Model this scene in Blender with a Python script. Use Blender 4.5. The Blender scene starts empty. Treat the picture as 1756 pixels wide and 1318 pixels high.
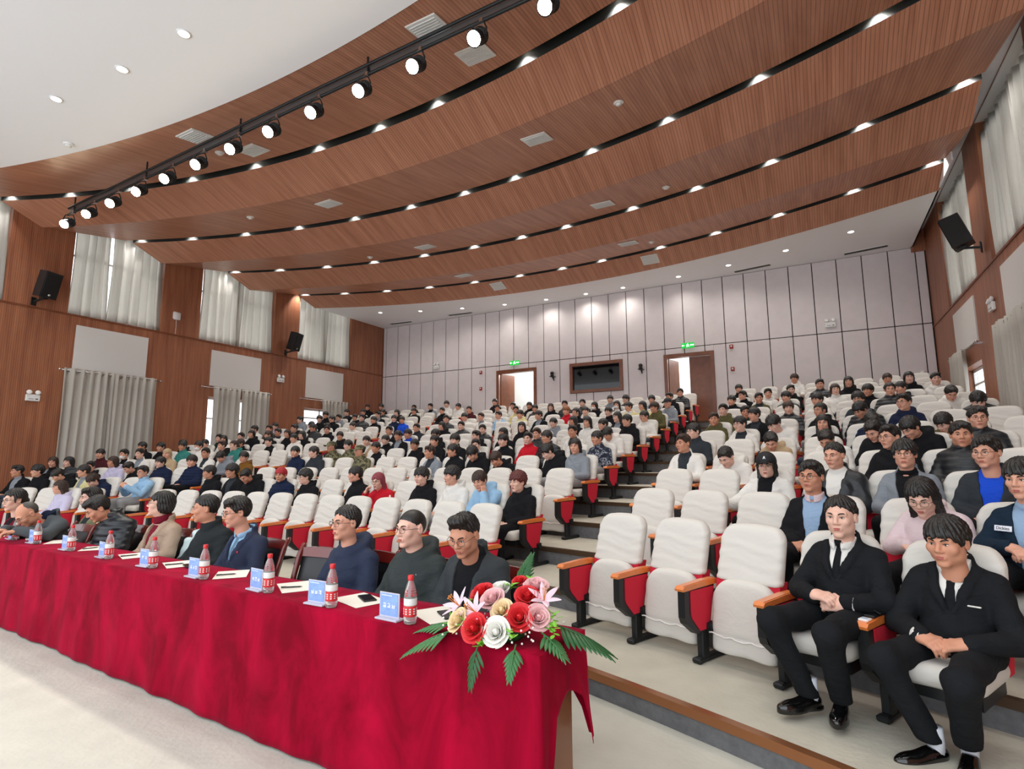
import bpy, math, random
import numpy as np
from mathutils import Matrix, Vector

random.seed(7); RNG = np.random.RandomState(7)
SC = bpy.context.scene
COL = SC.collection

# ------------------------------------------------------------------ camera, world, exposure
CAM_F, YAW, PITCH, ROLL, CAM_H = 946.23, .4964, .1394, -.0045, 1.54
_F = Vector((-math.sin(YAW)*math.cos(PITCH), math.cos(YAW)*math.cos(PITCH), math.sin(PITCH)))
_r = Vector((math.cos(YAW), math.sin(YAW), 0)); _u = _r.cross(_F)
_r2 = math.cos(ROLL)*_r+math.sin(ROLL)*_u; _u2 = -math.sin(ROLL)*_r+math.cos(ROLL)*_u
cd = bpy.data.cameras.new('camera'); cam = bpy.data.objects.new('camera', cd); COL.objects.link(cam)
cam.matrix_world = Matrix(((_r2.x, _u2.x, -_F.x, 0), (_r2.y, _u2.y, -_F.y, 0), (_r2.z, _u2.z, -_F.z, CAM_H), (0, 0, 0, 1)))
cd.sensor_fit = 'HORIZONTAL'; cd.sensor_width = 36; cd.lens = CAM_F/1756*36; cd.clip_end = 200
SC.camera = cam
W = bpy.data.worlds.new('world'); SC.world = W; W.use_nodes = True
W.node_tree.nodes['Background'].inputs[0].default_value = (.90, .945, 1, 1)
W.node_tree.nodes['Background'].inputs[1].default_value = 2.5  # even world brightness, added as soft front fill through the unwalled stage side
SC.view_settings.view_transform = 'Standard'; SC.view_settings.look = 'None'
SC.view_settings.gamma = 1; SC.view_settings.use_curve_mapping = False
SC.view_settings.exposure = -.06
SC.cycles.max_bounces = 6; SC.cycles.diffuse_bounces = 3; SC.cycles.glossy_bounces = 2; SC.cycles.transmission_bounces = 5; SC.cycles.transparent_max_bounces = 6
SC.cycles.use_adaptive_sampling = True; SC.cycles.adaptive_threshold = .06
SC.cycles.caustics_reflective = False; SC.cycles.caustics_refractive = False
SC.cycles.sample_clamp_indirect = 4
SLOT_W, REAR_W, SPOT_W, STAGE_W = 85, 75, 190, 60

def lamp(name, kind, loc, power, color=(1, 1, 1), target=None, size=.1, spot=100, blend=.6, parent=None):
    d = bpy.data.lights.new(name, kind); d.energy = power; d.color = color
    if kind == 'SPOT': d.spot_size = math.radians(spot); d.spot_blend = blend; d.shadow_soft_size = size
    elif kind == 'AREA': d.size = size
    else: d.shadow_soft_size = size
    o = bpy.data.objects.new(name, d); COL.objects.link(o); o.location = loc
    if target is not None:
        o.rotation_euler = (Vector(target)-Vector(loc)).to_track_quat('-Z', 'Y').to_euler()
    if parent: o.parent = parent
    return o

# ------------------------------------------------------------------ materials
MATS = {}
def lin(c):
    return tuple((x/12.92 if x <= .04045 else ((x+.055)/1.055)**2.4) for x in c)
def rgb(h):
    return lin(tuple(int(h[i:i+2], 16)/255 for i in (0, 2, 4)))
def mat(name, col='808080', rough=.6, metal=0, spec=.5, emit=None, estr=0, sheen=0, bump=None, bstr=.3, bscale=1, trans=0, alpha=1, var=0, vscale=4, coat=0):
    """plain procedural material; bump in ('noise','fabric','wrinkle'); var = colour variation"""
    if name in MATS: return MATS[name]
    m = bpy.data.materials.new(name); m.use_nodes = True; nt = m.node_tree; p = nt.nodes['Principled BSDF']
    c = rgb(col) if isinstance(col, str) else col
    p.inputs['Base Color'].default_value = (*c, 1); p.inputs['Roughness'].default_value = rough
    p.inputs['Metallic'].default_value = metal; p.inputs['Specular IOR Level'].default_value = spec
    p.inputs['Sheen Weight'].default_value = sheen; p.inputs['Coat Weight'].default_value = coat
    p.inputs['Transmission Weight'].default_value = trans; p.inputs['Alpha'].default_value = alpha
    if emit: p.inputs['Emission Color'].default_value = (*(rgb(emit) if isinstance(emit, str) else emit), 1); p.inputs['Emission Strength'].default_value = estr
    L = nt.links
    if bump or var:
        tc = nt.nodes.new('ShaderNodeTexCoord')
        nz = nt.nodes.new('ShaderNodeTexNoise'); nz.inputs['Scale'].default_value = vscale; nz.inputs['Detail'].default_value = 4
        L.new(tc.outputs['Object'], nz.inputs['Vector'])
    if var:
        mr = nt.nodes.new('ShaderNodeMapRange'); mr.inputs[1].default_value = .3; mr.inputs[2].default_value = .7
        mr.inputs[3].default_value = 1-var; mr.inputs[4].default_value = 1+var
        L.new(nz.outputs[0], mr.inputs[0])
        mx = nt.nodes.new('ShaderNodeVectorMath'); mx.operation = 'SCALE'; mx.inputs[0].default_value = c
        L.new(mr.outputs[0], mx.inputs['Scale']); L.new(mx.outputs[0], p.inputs['Base Color'])
    if bump:
        b = nt.nodes.new('ShaderNodeBump'); b.inputs['Strength'].default_value = bstr
        if bump == 'wrinkle':
            n2 = nt.nodes.new('ShaderNodeTexNoise'); n2.inputs['Scale'].default_value = 9*bscale; n2.inputs['Detail'].default_value = 3; n2.inputs['Distortion'].default_value = 1.2
            mp = nt.nodes.new('ShaderNodeMapping'); mp.inputs['Scale'].default_value = (1, 1, 1.7)
            L.new(tc.outputs['Object'], mp.inputs[0]); L.new(mp.outputs[0], n2.inputs['Vector']); b.inputs['Distance'].default_value = .02
        elif bump == 'fabric':
            n2 = nt.nodes.new('ShaderNodeTexNoise'); n2.inputs['Scale'].default_value = 260*bscale; n2.inputs['Detail'].default_value = 2
            L.new(tc.outputs['Object'], n2.inputs['Vector']); b.inputs['Distance'].default_value = .002
        else:
            n2 = nt.nodes.new('ShaderNodeTexNoise'); n2.inputs['Scale'].default_value = 30*bscale; n2.inputs['Detail'].default_value = 5
            L.new(tc.outputs['Object'], n2.inputs['Vector']); b.inputs['Distance'].default_value = .01
        L.new(n2.outputs[0], b.inputs['Height']); L.new(b.outputs[0], p.inputs['Normal'])
    MATS[name] = m
    return m

def wood_slat(name, c1, c2, axis, period, rough=.42, grain=(1, 1, .06), groove=.45):
    """wood veneer cut with fine parallel grooves; axis = coordinate the grooves step along"""
    m = bpy.data.materials.new(name); m.use_nodes = True; nt = m.node_tree; L = nt.links; p = nt.nodes['Principled BSDF']
    tc = nt.nodes.new('ShaderNodeTexCoord'); mp = nt.nodes.new('ShaderNodeMapping'); mp.inputs['Scale'].default_value = grain
    L.new(tc.outputs['Object'], mp.inputs[0])
    nz = nt.nodes.new('ShaderNodeTexNoise'); nz.inputs['Scale'].default_value = 9; nz.inputs['Detail'].default_value = 6; nz.inputs['Roughness'].default_value = .65
    L.new(mp.outputs[0], nz.inputs['Vector'])
    cr = nt.nodes.new('ShaderNodeValToRGB'); cr.color_ramp.elements[0].color = (*rgb(c1), 1); cr.color_ramp.elements[1].color = (*rgb(c2), 1)
    cr.color_ramp.elements[0].position = .3; cr.color_ramp.elements[1].position = .72; L.new(nz.outputs[0], cr.inputs[0])
    sx = nt.nodes.new('ShaderNodeSeparateXYZ'); L.new(tc.outputs['Object'], sx.inputs[0])
    m1 = nt.nodes.new('ShaderNodeMath'); m1.operation = 'DIVIDE'; m1.inputs[1].default_value = period; L.new(sx.outputs[axis], m1.inputs[0])
    m2 = nt.nodes.new('ShaderNodeMath'); m2.operation = 'FRACT'; L.new(m1.outputs[0], m2.inputs[0])
    m3 = nt.nodes.new('ShaderNodeMath'); m3.operation = 'SUBTRACT'; m3.inputs[1].default_value = .5; L.new(m2.outputs[0], m3.inputs[0])
    m4 = nt.nodes.new('ShaderNodeMath'); m4.operation = 'ABSOLUTE'; L.new(m3.outputs[0], m4.inputs[0])
    mr = nt.nodes.new('ShaderNodeMapRange'); mr.inputs[1].default_value = .36; mr.inputs[2].default_value = .44; mr.inputs[3].default_value = 1; mr.inputs[4].default_value = groove
    L.new(m4.outputs[0], mr.inputs[0])
    vm = nt.nodes.new('ShaderNodeVectorMath'); vm.operation = 'SCALE'; L.new(cr.outputs[0], vm.inputs[0]); L.new(mr.outputs[0], vm.inputs['Scale'])
    L.new(vm.outputs[0], p.inputs['Base Color']); p.inputs['Roughness'].default_value = rough
    b = nt.nodes.new('ShaderNodeBump'); b.inputs['Strength'].default_value = .35; b.inputs['Distance'].default_value = .004
    L.new(mr.outputs[0], b.inputs['Height']); L.new(b.outputs[0], p.inputs['Normal'])
    MATS[name] = m
    return m

def curtain_mat(name, c, tw):
    m = bpy.data.materials.new(name); m.use_nodes = True; nt = m.node_tree; L = nt.links
    p = nt.nodes['Principled BSDF']; p.inputs['Base Color'].default_value = (*rgb(c), 1); p.inputs['Roughness'].default_value = .8
    t = nt.nodes.new('ShaderNodeBsdfTranslucent'); t.inputs[0].default_value = (*rgb('E4E0D8'), 1)
    x = nt.nodes.new('ShaderNodeMixShader'); x.inputs[0].default_value = tw
    L.new(p.outputs[0], x.inputs[1]); L.new(t.outputs[0], x.inputs[2]); L.new(x.outputs[0], nt.nodes['Material Output'].inputs[0])
    MATS[name] = m
    return m

def velvet_mat(name):
    m = mat(name, 'B4001F', rough=.9, spec=.1, sheen=.18, bump='noise', bstr=.25, bscale=.25)
    nt = m.node_tree; p = nt.nodes['Principled BSDF']; p.inputs['Sheen Tint'].default_value = (1, .12, .25, 1); p.inputs['Sheen Roughness'].default_value = .35
    tc = nt.nodes.new('ShaderNodeTexCoord'); mp = nt.nodes.new('ShaderNodeMapping'); mp.inputs['Scale'].default_value = (1.6, 1.6, .8)
    nz = nt.nodes.new('ShaderNodeTexNoise'); nz.inputs['Scale'].default_value = 2.2; nz.inputs['Detail'].default_value = 7; nz.inputs['Roughness'].default_value = .62; nz.inputs['Distortion'].default_value = .6
    cr = nt.nodes.new('ShaderNodeValToRGB'); e = cr.color_ramp.elements; e[0].position = .36; e[0].color = (*rgb('76001A'), 1); e[1].position = .72; e[1].color = (*rgb('B00431'), 1)
    nt.links.new(tc.outputs['Object'], mp.inputs[0]); nt.links.new(mp.outputs[0], nz.inputs['Vector']); nt.links.new(nz.outputs[0], cr.inputs[0]); nt.links.new(cr.outputs[0], p.inputs['Base Color'])
    return m

wood_slat('ceil_wood', 'A86E54', 'D2977A', 0, .055, groove=.62, grain=(1, .06, .06))
wood_slat('wall_wood', '86503A', 'B47654', 1, .042, groove=.55, grain=(1, 1, .05))
mat('wood_plain', '7A4429', rough=.4, var=.12, vscale=6)
mat('door_wood', '7E4A30', rough=.35, var=.14, vscale=5)
mat('white_ceiling', 'F4F4F8', rough=.9)
mat('white_panel', 'DAD8D4', rough=.85, bump='noise', bstr=.08)
mat('rear_panel', 'E3DBDC', rough=.85, bump='noise', bstr=.08, var=.03)
mat('joint_dark', '2C2828', rough=.9)
mat('slot_dark', '1F2322', rough=.7)
mat('carpet', 'CBCABE', rough=.95, bump='noise', bstr=.3, var=.07, vscale=3)
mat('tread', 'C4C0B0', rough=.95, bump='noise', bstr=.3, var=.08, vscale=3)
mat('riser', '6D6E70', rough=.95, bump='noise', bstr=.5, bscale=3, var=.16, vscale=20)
mat('nosing', 'A06A45', rough=.3, metal=.55)
mat('nosing_dark', '53402F', rough=.4, metal=.3)
curtain_mat('curtain_high', 'C8C6C3', .65)
curtain_mat('curtain_low', 'C4BFB6', .22)
velvet_mat('velvet')
mat('black_plastic', '17191B', rough=.45)
mat('black_metal', '202324', rough=.5, metal=.3)
mat('black_cone', '0C0D0E', rough=.8)
mat('grey_metal', '8A8C8E', rough=.35, metal=.9)
mat('silver', 'C8C8C8', rough=.25, metal=1)
mat('white_plastic', 'EDEDEB', rough=.4)
mat('grille_white', 'E6E6E4', rough=.5)
mat('vent_grey', 'D9DADA', rough=.5)
mat('dark_vent', '3A3E3E', rough=.6)
mat('cover', 'D8D4CC', rough=.85, bump='wrinkle', bstr=.22, bscale=.8)
mat('cover_cord', 'F2EFEA', rough=.7)
mat('seat_red', 'CE1734', rough=.85, bump='fabric', bstr=.3)
mat('arm_wood', 'E07E3C', rough=.28, var=.1, vscale=8, coat=.3)
mat('table_wood', '8A5A3C', rough=.35, var=.1)
mat('chair_wood', '6B1D18', rough=.2, coat=.5, var=.12)
mat('chair_leather', '14161A', rough=.4)
mat('lamp_glow', 'FFFFFF', emit='FFF6E4', estr=18)
mat('lamp_glow_soft', 'FFFFFF', emit='FFF8EC', estr=9)
mat('spot_glow', 'FFFFFF', emit='FFF0CC', estr=60)
mat('exit_green', '0BA83A', emit='16D64E', estr=.7)
mat('exit_white', 'FFFFFF', emit='E8FFE8', estr=2.5)
mat('alarm_red', 'A01818', rough=.4)
mat('glass_dark', '0B0E0F', rough=.03, spec=.45)
mat('paper', 'F2EEE2', rough=.8)
mat('plate_blue', '86A6E4', rough=.4, var=.18, vscale=26)
mat('plate_white', 'F4F6FF', rough=.4)
mat('acrylic', 'E6E4F4', rough=.12, trans=.25)
mat('bottle_clear', 'FAFCFC', rough=.03, trans=.82)
mat('water', 'F0F6F8', rough=.02, trans=1)
mat('bottle_red', 'D42A30', rough=.35)
mat('bottle_label', 'E9E9E6', rough=.5)
mat('phone', '101114', rough=.15)
mat('leaf_dark', '1E5A2A', rough=.35, var=.25, vscale=30)
mat('leaf_mid', '3F7A46', rough=.4, var=.25, vscale=30)
mat('leaf_lime', '7CC03C', rough=.5, var=.2, vscale=30)
mat('rose_red', 'E03036', rough=.55, var=.12, vscale=40)
mat('rose_white', 'F6F4EC', rough=.55)
mat('rose_cream', 'F6DDB0', rough=.55)
mat('rose_pink', 'F3C3C4', rough=.55)
mat('lily', 'F3D6E2', rough=.5, var=.12, vscale=30)
mat('stamen', 'D88A3A', rough=.6)
mat('skin_a', 'DDA58C', rough=.5, spec=.4); mat('skin_b', 'CF9478', rough=.5, spec=.4); mat('skin_c', 'E6B8A4', rough=.5, spec=.4)
for m_ in ('skin_a', 'skin_b', 'skin_c'):
    q_ = MATS[m_].node_tree.nodes['Principled BSDF']; q_.inputs['Subsurface Weight'].default_value = .12
    q_.inputs['Subsurface Radius'].default_value = (.012, .005, .003)
mat('lips', 'B8685E', rough=.45); mat('eye_white', 'E6DFD8', rough=.25); mat('eye_dark', '120D0B', rough=.2)
mat('hair_black', '15120F', rough=.48, spec=.6); mat('hair_brown', '35231A', rough=.5); mat('hair_red', 'A8202A', rough=.5); mat('hair_rose', '8A3642', rough=.5)
mat('hair_auburn', '5C2420', rough=.5); mat('hair_orange', '8A5530', rough=.5); mat('hair_grey', '4A4743', rough=.55)
mat('glass_frame', '6E6A66', rough=.25, metal=.8); mat('glass_frame_black', '15161A', rough=.3)
mat('shoe_black', '0B0B0C', rough=.12, coat=.6); mat('sock', 'D9DCE4', rough=.8)
def win_glass():
    m = bpy.data.materials.new('window_glass'); m.use_nodes = True; nt = m.node_tree; p = nt.nodes['Principled BSDF']
    t = nt.nodes.new('ShaderNodeBsdfTransparent'); x = nt.nodes.new('ShaderNodeMixShader'); x.inputs[0].default_value = .1
    p.inputs['Roughness'].default_value = .05
    nt.links.new(t.outputs[0], x.inputs[1]); nt.links.new(p.outputs[0], x.inputs[2]); nt.links.new(x.outputs[0], nt.nodes['Material Output'].inputs[0])
    MATS['window_glass'] = m
win_glass()

# ------------------------------------------------------------------ mesh helpers
class MB:
    def __init__(s): s.v = []; s.f = []; s.m = []
    def add(s, V, F, mi=0, M=None):
        n = len(s.v)
        if M is not None: V = [tuple(M @ Vector(p)) for p in V]
        s.v += [tuple(p) for p in V]; s.f += [tuple(i+n for i in q) for q in F]; s.m += [mi]*len(F); return s
    def box(s, c, d, mi=0, M=None):
        x, y, z = c; a, b, h = d[0]/2, d[1]/2, d[2]/2
        V = [(x+i*a, y+j*b, z+k*h) for k in (-1, 1) for j in (-1, 1) for i in (-1, 1)]
        return s.add(V, [(0, 2, 3, 1), (4, 5, 7, 6), (0, 1, 5, 4), (2, 6, 7, 3), (0, 4, 6, 2), (1, 3, 7, 5)], mi, M)
    def bbox(s, lo, hi, mi=0, M=None):
        return s.box([(a+b)/2 for a, b in zip(lo, hi)], [b-a for a, b in zip(lo, hi)], mi, M)
    def bev(s, c, d, r, mi=0, M=None):
        """box with chamfered edges"""
        a = [q/2 for q in d]; V = []; F = []
        sg = [(i, j, k) for i in (-1, 1) for j in (-1, 1) for k in (-1, 1)]
        ix = {}
        for g in sg:
            for ax in range(3):
                p = [c[t]+g[t]*(a[t] if t == ax else a[t]-r) for t in range(3)]
                ix[(g, ax)] = len(V); V.append(tuple(p))
        cyc = lambda o: o
        for ax in range(3):
            b, e = (ax+1) % 3, (ax+2) % 3
            for sgn in (-1, 1):
                q = []
                for (u, w) in ((-1, -1), (1, -1), (1, 1), (-1, 1)):
                    g = [0, 0, 0]; g[ax] = sgn; g[b] = u; g[e] = w; q.append(ix[(tuple(g), ax)])
                F.append(tuple(q if sgn > 0 else q[::-1]))
        for ax in range(3):
            b, e = (ax+1) % 3, (ax+2) % 3
            for u in (-1, 1):
                for w in (-1, 1):
                    g0 = [0, 0, 0]; g0[ax] = -1; g0[b] = u; g0[e] = w; g1 = list(g0); g1[ax] = 1
                    q = [ix[(tuple(g0), b)], ix[(tuple(g1), b)], ix[(tuple(g1), e)], ix[(tuple(g0), e)]]
                    F.append(tuple(q if u*w < 0 else q[::-1]))
        for g in sg:
            q = [ix[(g, 0)], ix[(g, 1)], ix[(g, 2)]]
            F.append(tuple(q if g[0]*g[1]*g[2] > 0 else q[::-1]))
        return s.add(V, F, mi, M)
    def cyl(s, p0, p1, r0, r1=None, n=12, mi=0, cap=True, M=None):
        r1 = r0 if r1 is None else r1
        p0, p1 = Vector(p0), Vector(p1); d = (p1-p0).normalized()
        a = d.orthogonal().normalized(); b = d.cross(a)
        V = []
        for p, r in ((p0, r0), (p1, r1)):
            for i in range(n):
                t = 2*math.pi*i/n; V.append(p+a*(r*math.cos(t))+b*(r*math.sin(t)))
        F = [(i, (i+1) % n, n+(i+1) % n, n+i) for i in range(n)]
        if cap: F += [tuple(range(n))[::-1], tuple(range(n, 2*n))]
        return s.add(V, F, mi, M)
    def tube(s, path, r, n=8, mi=0, M=None):
        P = [Vector(p) for p in path]; V = []; F = []
        up = None
        for i, p in enumerate(P):
            d = (P[min(i+1, len(P)-1)]-P[max(i-1, 0)]).normalized()
            if up is None: up = d.orthogonal().normalized()
            a = (up-d*up.dot(d)).normalized(); b = d.cross(a); up = a
            rr = r[i] if isinstance(r, (list, tuple)) else r
            for k in range(n):
                t = 2*math.pi*k/n; V.append(p+a*(rr*math.cos(t))+b*(rr*math.sin(t)))
        for i in range(len(P)-1):
            for k in range(n): F.append((i*n+k, i*n+(k+1) % n, (i+1)*n+(k+1) % n, (i+1)*n+k))
        F += [tuple(range(n))[::-1], tuple(range((len(P)-1)*n, len(P)*n))]
        return s.add(V, F, mi, M)
    def lathe(s, prof, n=20, mi=0, M=None):
        V = []; F = []
        for r, z in prof:
            for k in range(n):
                t = 2*math.pi*k/n; V.append((r*math.cos(t), r*math.sin(t), z))
        for i in range(len(prof)-1):
            for k in range(n): F.append((i*n+k, i*n+(k+1) % n, (i+1)*n+(k+1) % n, (i+1)*n+k))
        F += [tuple(range(n))[::-1], tuple(range((len(prof)-1)*n, len(prof)*n))]
        return s.add(V, F, mi, M)
    def prism(s, poly, a0, a1, axis=0, mi=0, M=None):
        """poly of 2d points extruded along axis (0: (y,z), 1: (x,z), 2: (x,y))"""
        def mk(t, p): return {0: (t, p[0], p[1]), 1: (p[0], t, p[1]), 2: (p[0], p[1], t)}[axis]
        n = len(poly); V = [mk(a0, p) for p in poly]+[mk(a1, p) for p in poly]
        F = [(i, (i+1) % n, n+(i+1) % n, n+i) for i in range(n)]+[tuple(range(n))[::-1], tuple(range(n, 2*n))]
        return s.add(V, F, mi, M)
    def ell(s, c, r, nu=12, nv=8, mi=0, M=None):
        V = [(c[0], c[1], c[2]+r[2])]; F = []
        for i in range(1, nv):
            a = math.pi*i/nv
            for k in range(nu):
                t = 2*math.pi*k/nu; V.append((c[0]+r[0]*math.sin(a)*math.cos(t), c[1]+r[1]*math.sin(a)*math.sin(t), c[2]+r[2]*math.cos(a)))
        V.append((c[0], c[1], c[2]-r[2])); e = len(V)-1
        for k in range(nu):
            F.append((0, 1+k, 1+(k+1) % nu)); F.append((e, e-nu+(k+1) % nu, e-nu+k))
        for i in range(nv-2):
            for k in range(nu):
                b = 1+i*nu; F.append((b+k, b+nu+k, b+nu+(k+1) % nu, b+(k+1) % nu))
        return s.add(V, F, mi, M)
    def grid(s, fn, nu, nv, mi=0, closed=False):
        V = [fn(i/nu, j/nv) for j in range(nv+1) for i in range(nu+1)]
        F = [(j*(nu+1)+i, j*(nu+1)+i+1, (j+1)*(nu+1)+i+1, (j+1)*(nu+1)+i) for j in range(nv) for i in range(nu)]
        return s.add(V, F, mi)
    def mesh(s, name, mats, smooth=False):
        return mk_mesh(name, s.v, s.f, mats, smooth, s.m)
    def build(s, name, mats, parent=None, smooth=False, loc=None, rotz=0):
        return put(name, s.mesh(name, mats, smooth), parent, loc, rotz)

def mk_mesh(name, V, F, mats, smooth=False, mi=None):
    me = bpy.data.meshes.new(name)
    if isinstance(V, np.ndarray): V = V.tolist()
    if isinstance(F, np.ndarray): F = F.tolist()
    me.from_pydata(V, [], F)
    if isinstance(mats, str): mats = [mats]
    for m in mats: me.materials.append(MATS[m])
    if mi is not None and len(mats) > 1: me.polygons.foreach_set('material_index', np.array(mi, dtype=np.int32))
    if smooth: me.polygons.foreach_set('use_smooth', np.ones(len(me.polygons), dtype=bool))
    me.update()
    return me
def put(name, me, parent=None, loc=None, rotz=0, M=None):
    o = bpy.data.objects.new(name, me); COL.objects.link(o)
    if parent is not None: o.parent = parent
    if M is not None: o.matrix_basis = M
    elif loc is not None: o.location = loc; o.rotation_euler = (0, 0, rotz)
    return o
def tag(o, label=None, cat=None, group=None, kind=None):
    if label: o['label'] = label
    if cat: o['category'] = cat
    if group: o['group'] = group
    if kind: o['kind'] = kind
    return o
def struct(o, label=None): return tag(o, label, kind='structure')
def thing(name, label, cat, loc=(0, 0, 0), rotz=0, group=None, M=None):
    o = bpy.data.objects.new(name, None); COL.objects.link(o); o.empty_display_size = .1
    if M is not None: o.matrix_basis = M
    else: o.location = loc; o.rotation_euler = (0, 0, rotz)
    return tag(o, label, cat, group)
def copy_tree(o, parent=None):
    c = o.copy(); COL.objects.link(c); c.parent = parent
    for ch in o.children: copy_tree(ch, c)
    return c
ORD = ['first', 'second', 'third', 'fourth', 'fifth', 'sixth', 'seventh', 'eighth', 'ninth', 'tenth', 'eleventh', 'twelfth', 'thirteenth', 'fourteenth', 'fifteenth']
# ------------------------------------------------------------------ room dimensions
XL, XR, YB, CXR = -16.45, 3.13, 18.4, 2.85
ZJ = 5.25                       # rear wall panel joint height
LEDGE_L, LEDGE_R = 5.33, 5.15
XC = -8.0
ZF = [.15, .32, .51, .71, .92, 1.12, 1.32, 1.53, 1.74, 1.97, 2.20, 2.42, 2.66]
NR = 13
def Rk(k): return 19.7+1.0*(k-1)
def y0(k):
    if k == 1: return 5.54
    R = Rk(k); return 5.97+1.005*(k-2)+R-math.sqrt(R*R-25)
def ycen(k): return y0(k)-Rk(k)
def edge_y(k, x):
    r = Rk(k)-.66; return ycen(k)+math.sqrt(r*r-(x-XC)**2)
PITCHX = .565

# floor and tiers
b = MB(); b.bbox((XL-.3, -7, -.2), (XR+.3, 6.2, 0)); struct(b.build('floor', 'carpet'), 'pale beige carpet floor in front of the seats')
NX = 72
xs = [XL-.2+(XR-XL+.4)*i/NX for i in range(NX+1)]
for k in range(1, NR+1):
    z = ZF[k-1]; zp = ZF[k-2] if k > 1 else 0
    b = MB(); nb = MB()
    y1 = [edge_y(k, x) for x in xs]; y2 = [(edge_y(k+1, x)+.03 if k < NR else YB+.1) for x in xs]
    V = [(x, y, z) for x, y in zip(xs, y1)]+[(x, y, z) for x, y in zip(xs, y2)]+[(x, y, zp-.03) for x, y in zip(xs, y1)]
    n = NX+1
    b.add(V, [(i, i+1, n+i+1, n+i) for i in range(NX)], 0)
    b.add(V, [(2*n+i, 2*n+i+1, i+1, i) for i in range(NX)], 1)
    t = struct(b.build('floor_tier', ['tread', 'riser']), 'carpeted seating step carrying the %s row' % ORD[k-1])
    for i in range(NX):
        p = [(xs[i], y1[i]), (xs[i+1], y1[i+1])]
        nb.add([(p[0][0], p[0][1]-.012, z-.045), (p[1][0], p[1][1]-.012, z-.045), (p[1][0], p[1][1]-.012, z+.006), (p[0][0], p[0][1]-.012, z+.006), (p[0][0], p[0][1]+.05, z+.006), (p[1][0], p[1][1]+.05, z+.006)],
               [(0, 1, 2, 3), (3, 2, 5, 4)])
    nb.build('nosing', 'nosing' if k == 1 else 'nosing_dark', t)

# side walls with window openings
BAYS = [(2.9, 5.33), (6.62, 8.9), (10.05, 12.75), (13.8, 16.45)]
LOWB = [(6.84, 8.6, 1.0, 3.6), (10.5, 12.29, 1.8, 3.6), (14.22, 16.07, 2.6, 3.56)]
def wall_holes(b, x0, x1, y0_, y1_, z0, z1, holes):
    ys = sorted({y0_, y1_, *[h[0] for h in holes], *[h[1] for h in holes]}); zs = sorted({z0, z1, *[h[2] for h in holes], *[h[3] for h in holes]})
    for i in range(len(ys)-1):
        for j in range(len(zs)-1):
            cy, cz = (ys[i]+ys[i+1])/2, (zs[j]+zs[j+1])/2
            if any(h[0] < cy < h[1] and h[2] < cz < h[3] for h in holes): continue
            b.bbox((x0, ys[i], zs[j]), (x1, ys[i+1], zs[j+1]))
wn = 0
for side, sx, xw, ledge in (('left', -1, XL, LEDGE_L), ('right', 1, XR, LEDGE_R)):
    holes = [(a, c, ledge, 7.9) for a, c in BAYS]+list(LOWB)
    b = MB(); x0, x1 = (xw-.3, xw) if sx < 0 else (xw, xw+.3)
    wall_holes(b, x0, x1, -1.0, YB+.3, -.1, 8.1, holes)
    w = struct(b.build('wall_'+side, 'wall_wood'), 'red-brown grooved wood wall on the %s side' % side)
    # ledge moulding and pilaster edges
    b = MB(); xi = xw-sx*.02
    b.bbox((min(xi, xw), -1, ledge-.03), (max(xi, xw), YB, ledge+.012)); struct(b.build('trim_1' if sx < 0 else 'trim_2', 'wood_plain'), 'thin wood ledge under the upper windows, %s wall' % side)
    for i, (a, c) in enumerate(BAYS):      # white acoustic panel below each upper window
        if i == 0: continue
        la, lc = LOWB[i-1][:2]; b = MB(); xo = xw-sx*.025
        b.bbox((min(xo, xw), la, 3.95), (max(xo, xw), lc, ledge-.25))
        tag(b.build('acoustic_panel', 'white_panel'), 'white wall panel below the %s upper window of the %s wall' % (ORD[i-1], side), 'panel', 'white wall panels')
    for a, c, z0, z1 in holes:
        wn += 1; b = MB(); xg = xw+sx*.22; fr = .06
        for lo, hi in (((a, z0), (a+fr, z1)), ((c-fr, z0), (c, z1)), ((a, z0), (c, z0+fr)), ((a, z1-fr), (c, z1)), (((a+c)/2-.03, z0), ((a+c)/2+.03, z1)), ((a, z0+(z1-z0)*.62), (c, z0+(z1-z0)*.62+.05))):
            b.bbox((min(xg, xg+sx*.06), lo[0], lo[1]), (max(xg, xg+sx*.06), hi[0], hi[1]))
        o = struct(b.build('window_%d' % wn, 'white_plastic'))
        g = MB(); g.bbox((xg+sx*.02, a, z0), (xg+sx*.026, c, z1)); g.build('pane', 'window_glass', o)

MISC = {}
# curtains: wavy hanging cloth, two halves to a window
def curtain(name, label, cat, group, xb, ya, yc, z0, z1, mt, amp=.06, waves=None, eyelets=False, flare=0, seed=0):
    rnd = random.Random(seed); ph = rnd.random()*6; wv = waves or max(3, (yc-ya)*5.2)
    nu, nv = int(wv*9), 10
    def fn(u, v):
        # uneven folds
        t = u*wv*2*math.pi+ph+.9*math.sin(u*7+ph)
        d = amp*(math.sin(t)+.25*math.sin(2.3*t+1))*(1-.15*v) + .012*math.sin(v*5+u*9)
        y = ya+(yc-ya)*u + flare*v*v*(u-.5)*.35 + .02*math.sin(v*3+u*5)
        z = z1+(z0-z1)*v + (.02*math.sin(t*.5) if v == 1 else 0)
        return (xb+d, y, z)
    b = MB(); b.grid(fn, nu, nv)
    o = b.build(name, mt, smooth=True); tag(o, label, cat, group)
    s = o.modifiers.new('thick', 'SOLIDIFY'); s.thickness = .004
    if eyelets:
        if 'eyelet' not in MISC:
            e = MB(); e.tube([(.006*math.cos(a_), .028*math.cos(a_), .028*math.sin(a_)) for a_ in [2*math.pi*q/12 for q in range(13)]], .007, 6); MISC['eyelet'] = e.mesh('eyelet', 'silver', True)
        for i in range(int(wv)): put('eyelet', MISC['eyelet'], o, loc=(xb, ya+(yc-ya)*(i+.5)/wv, z1-.06))
    return o
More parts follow.
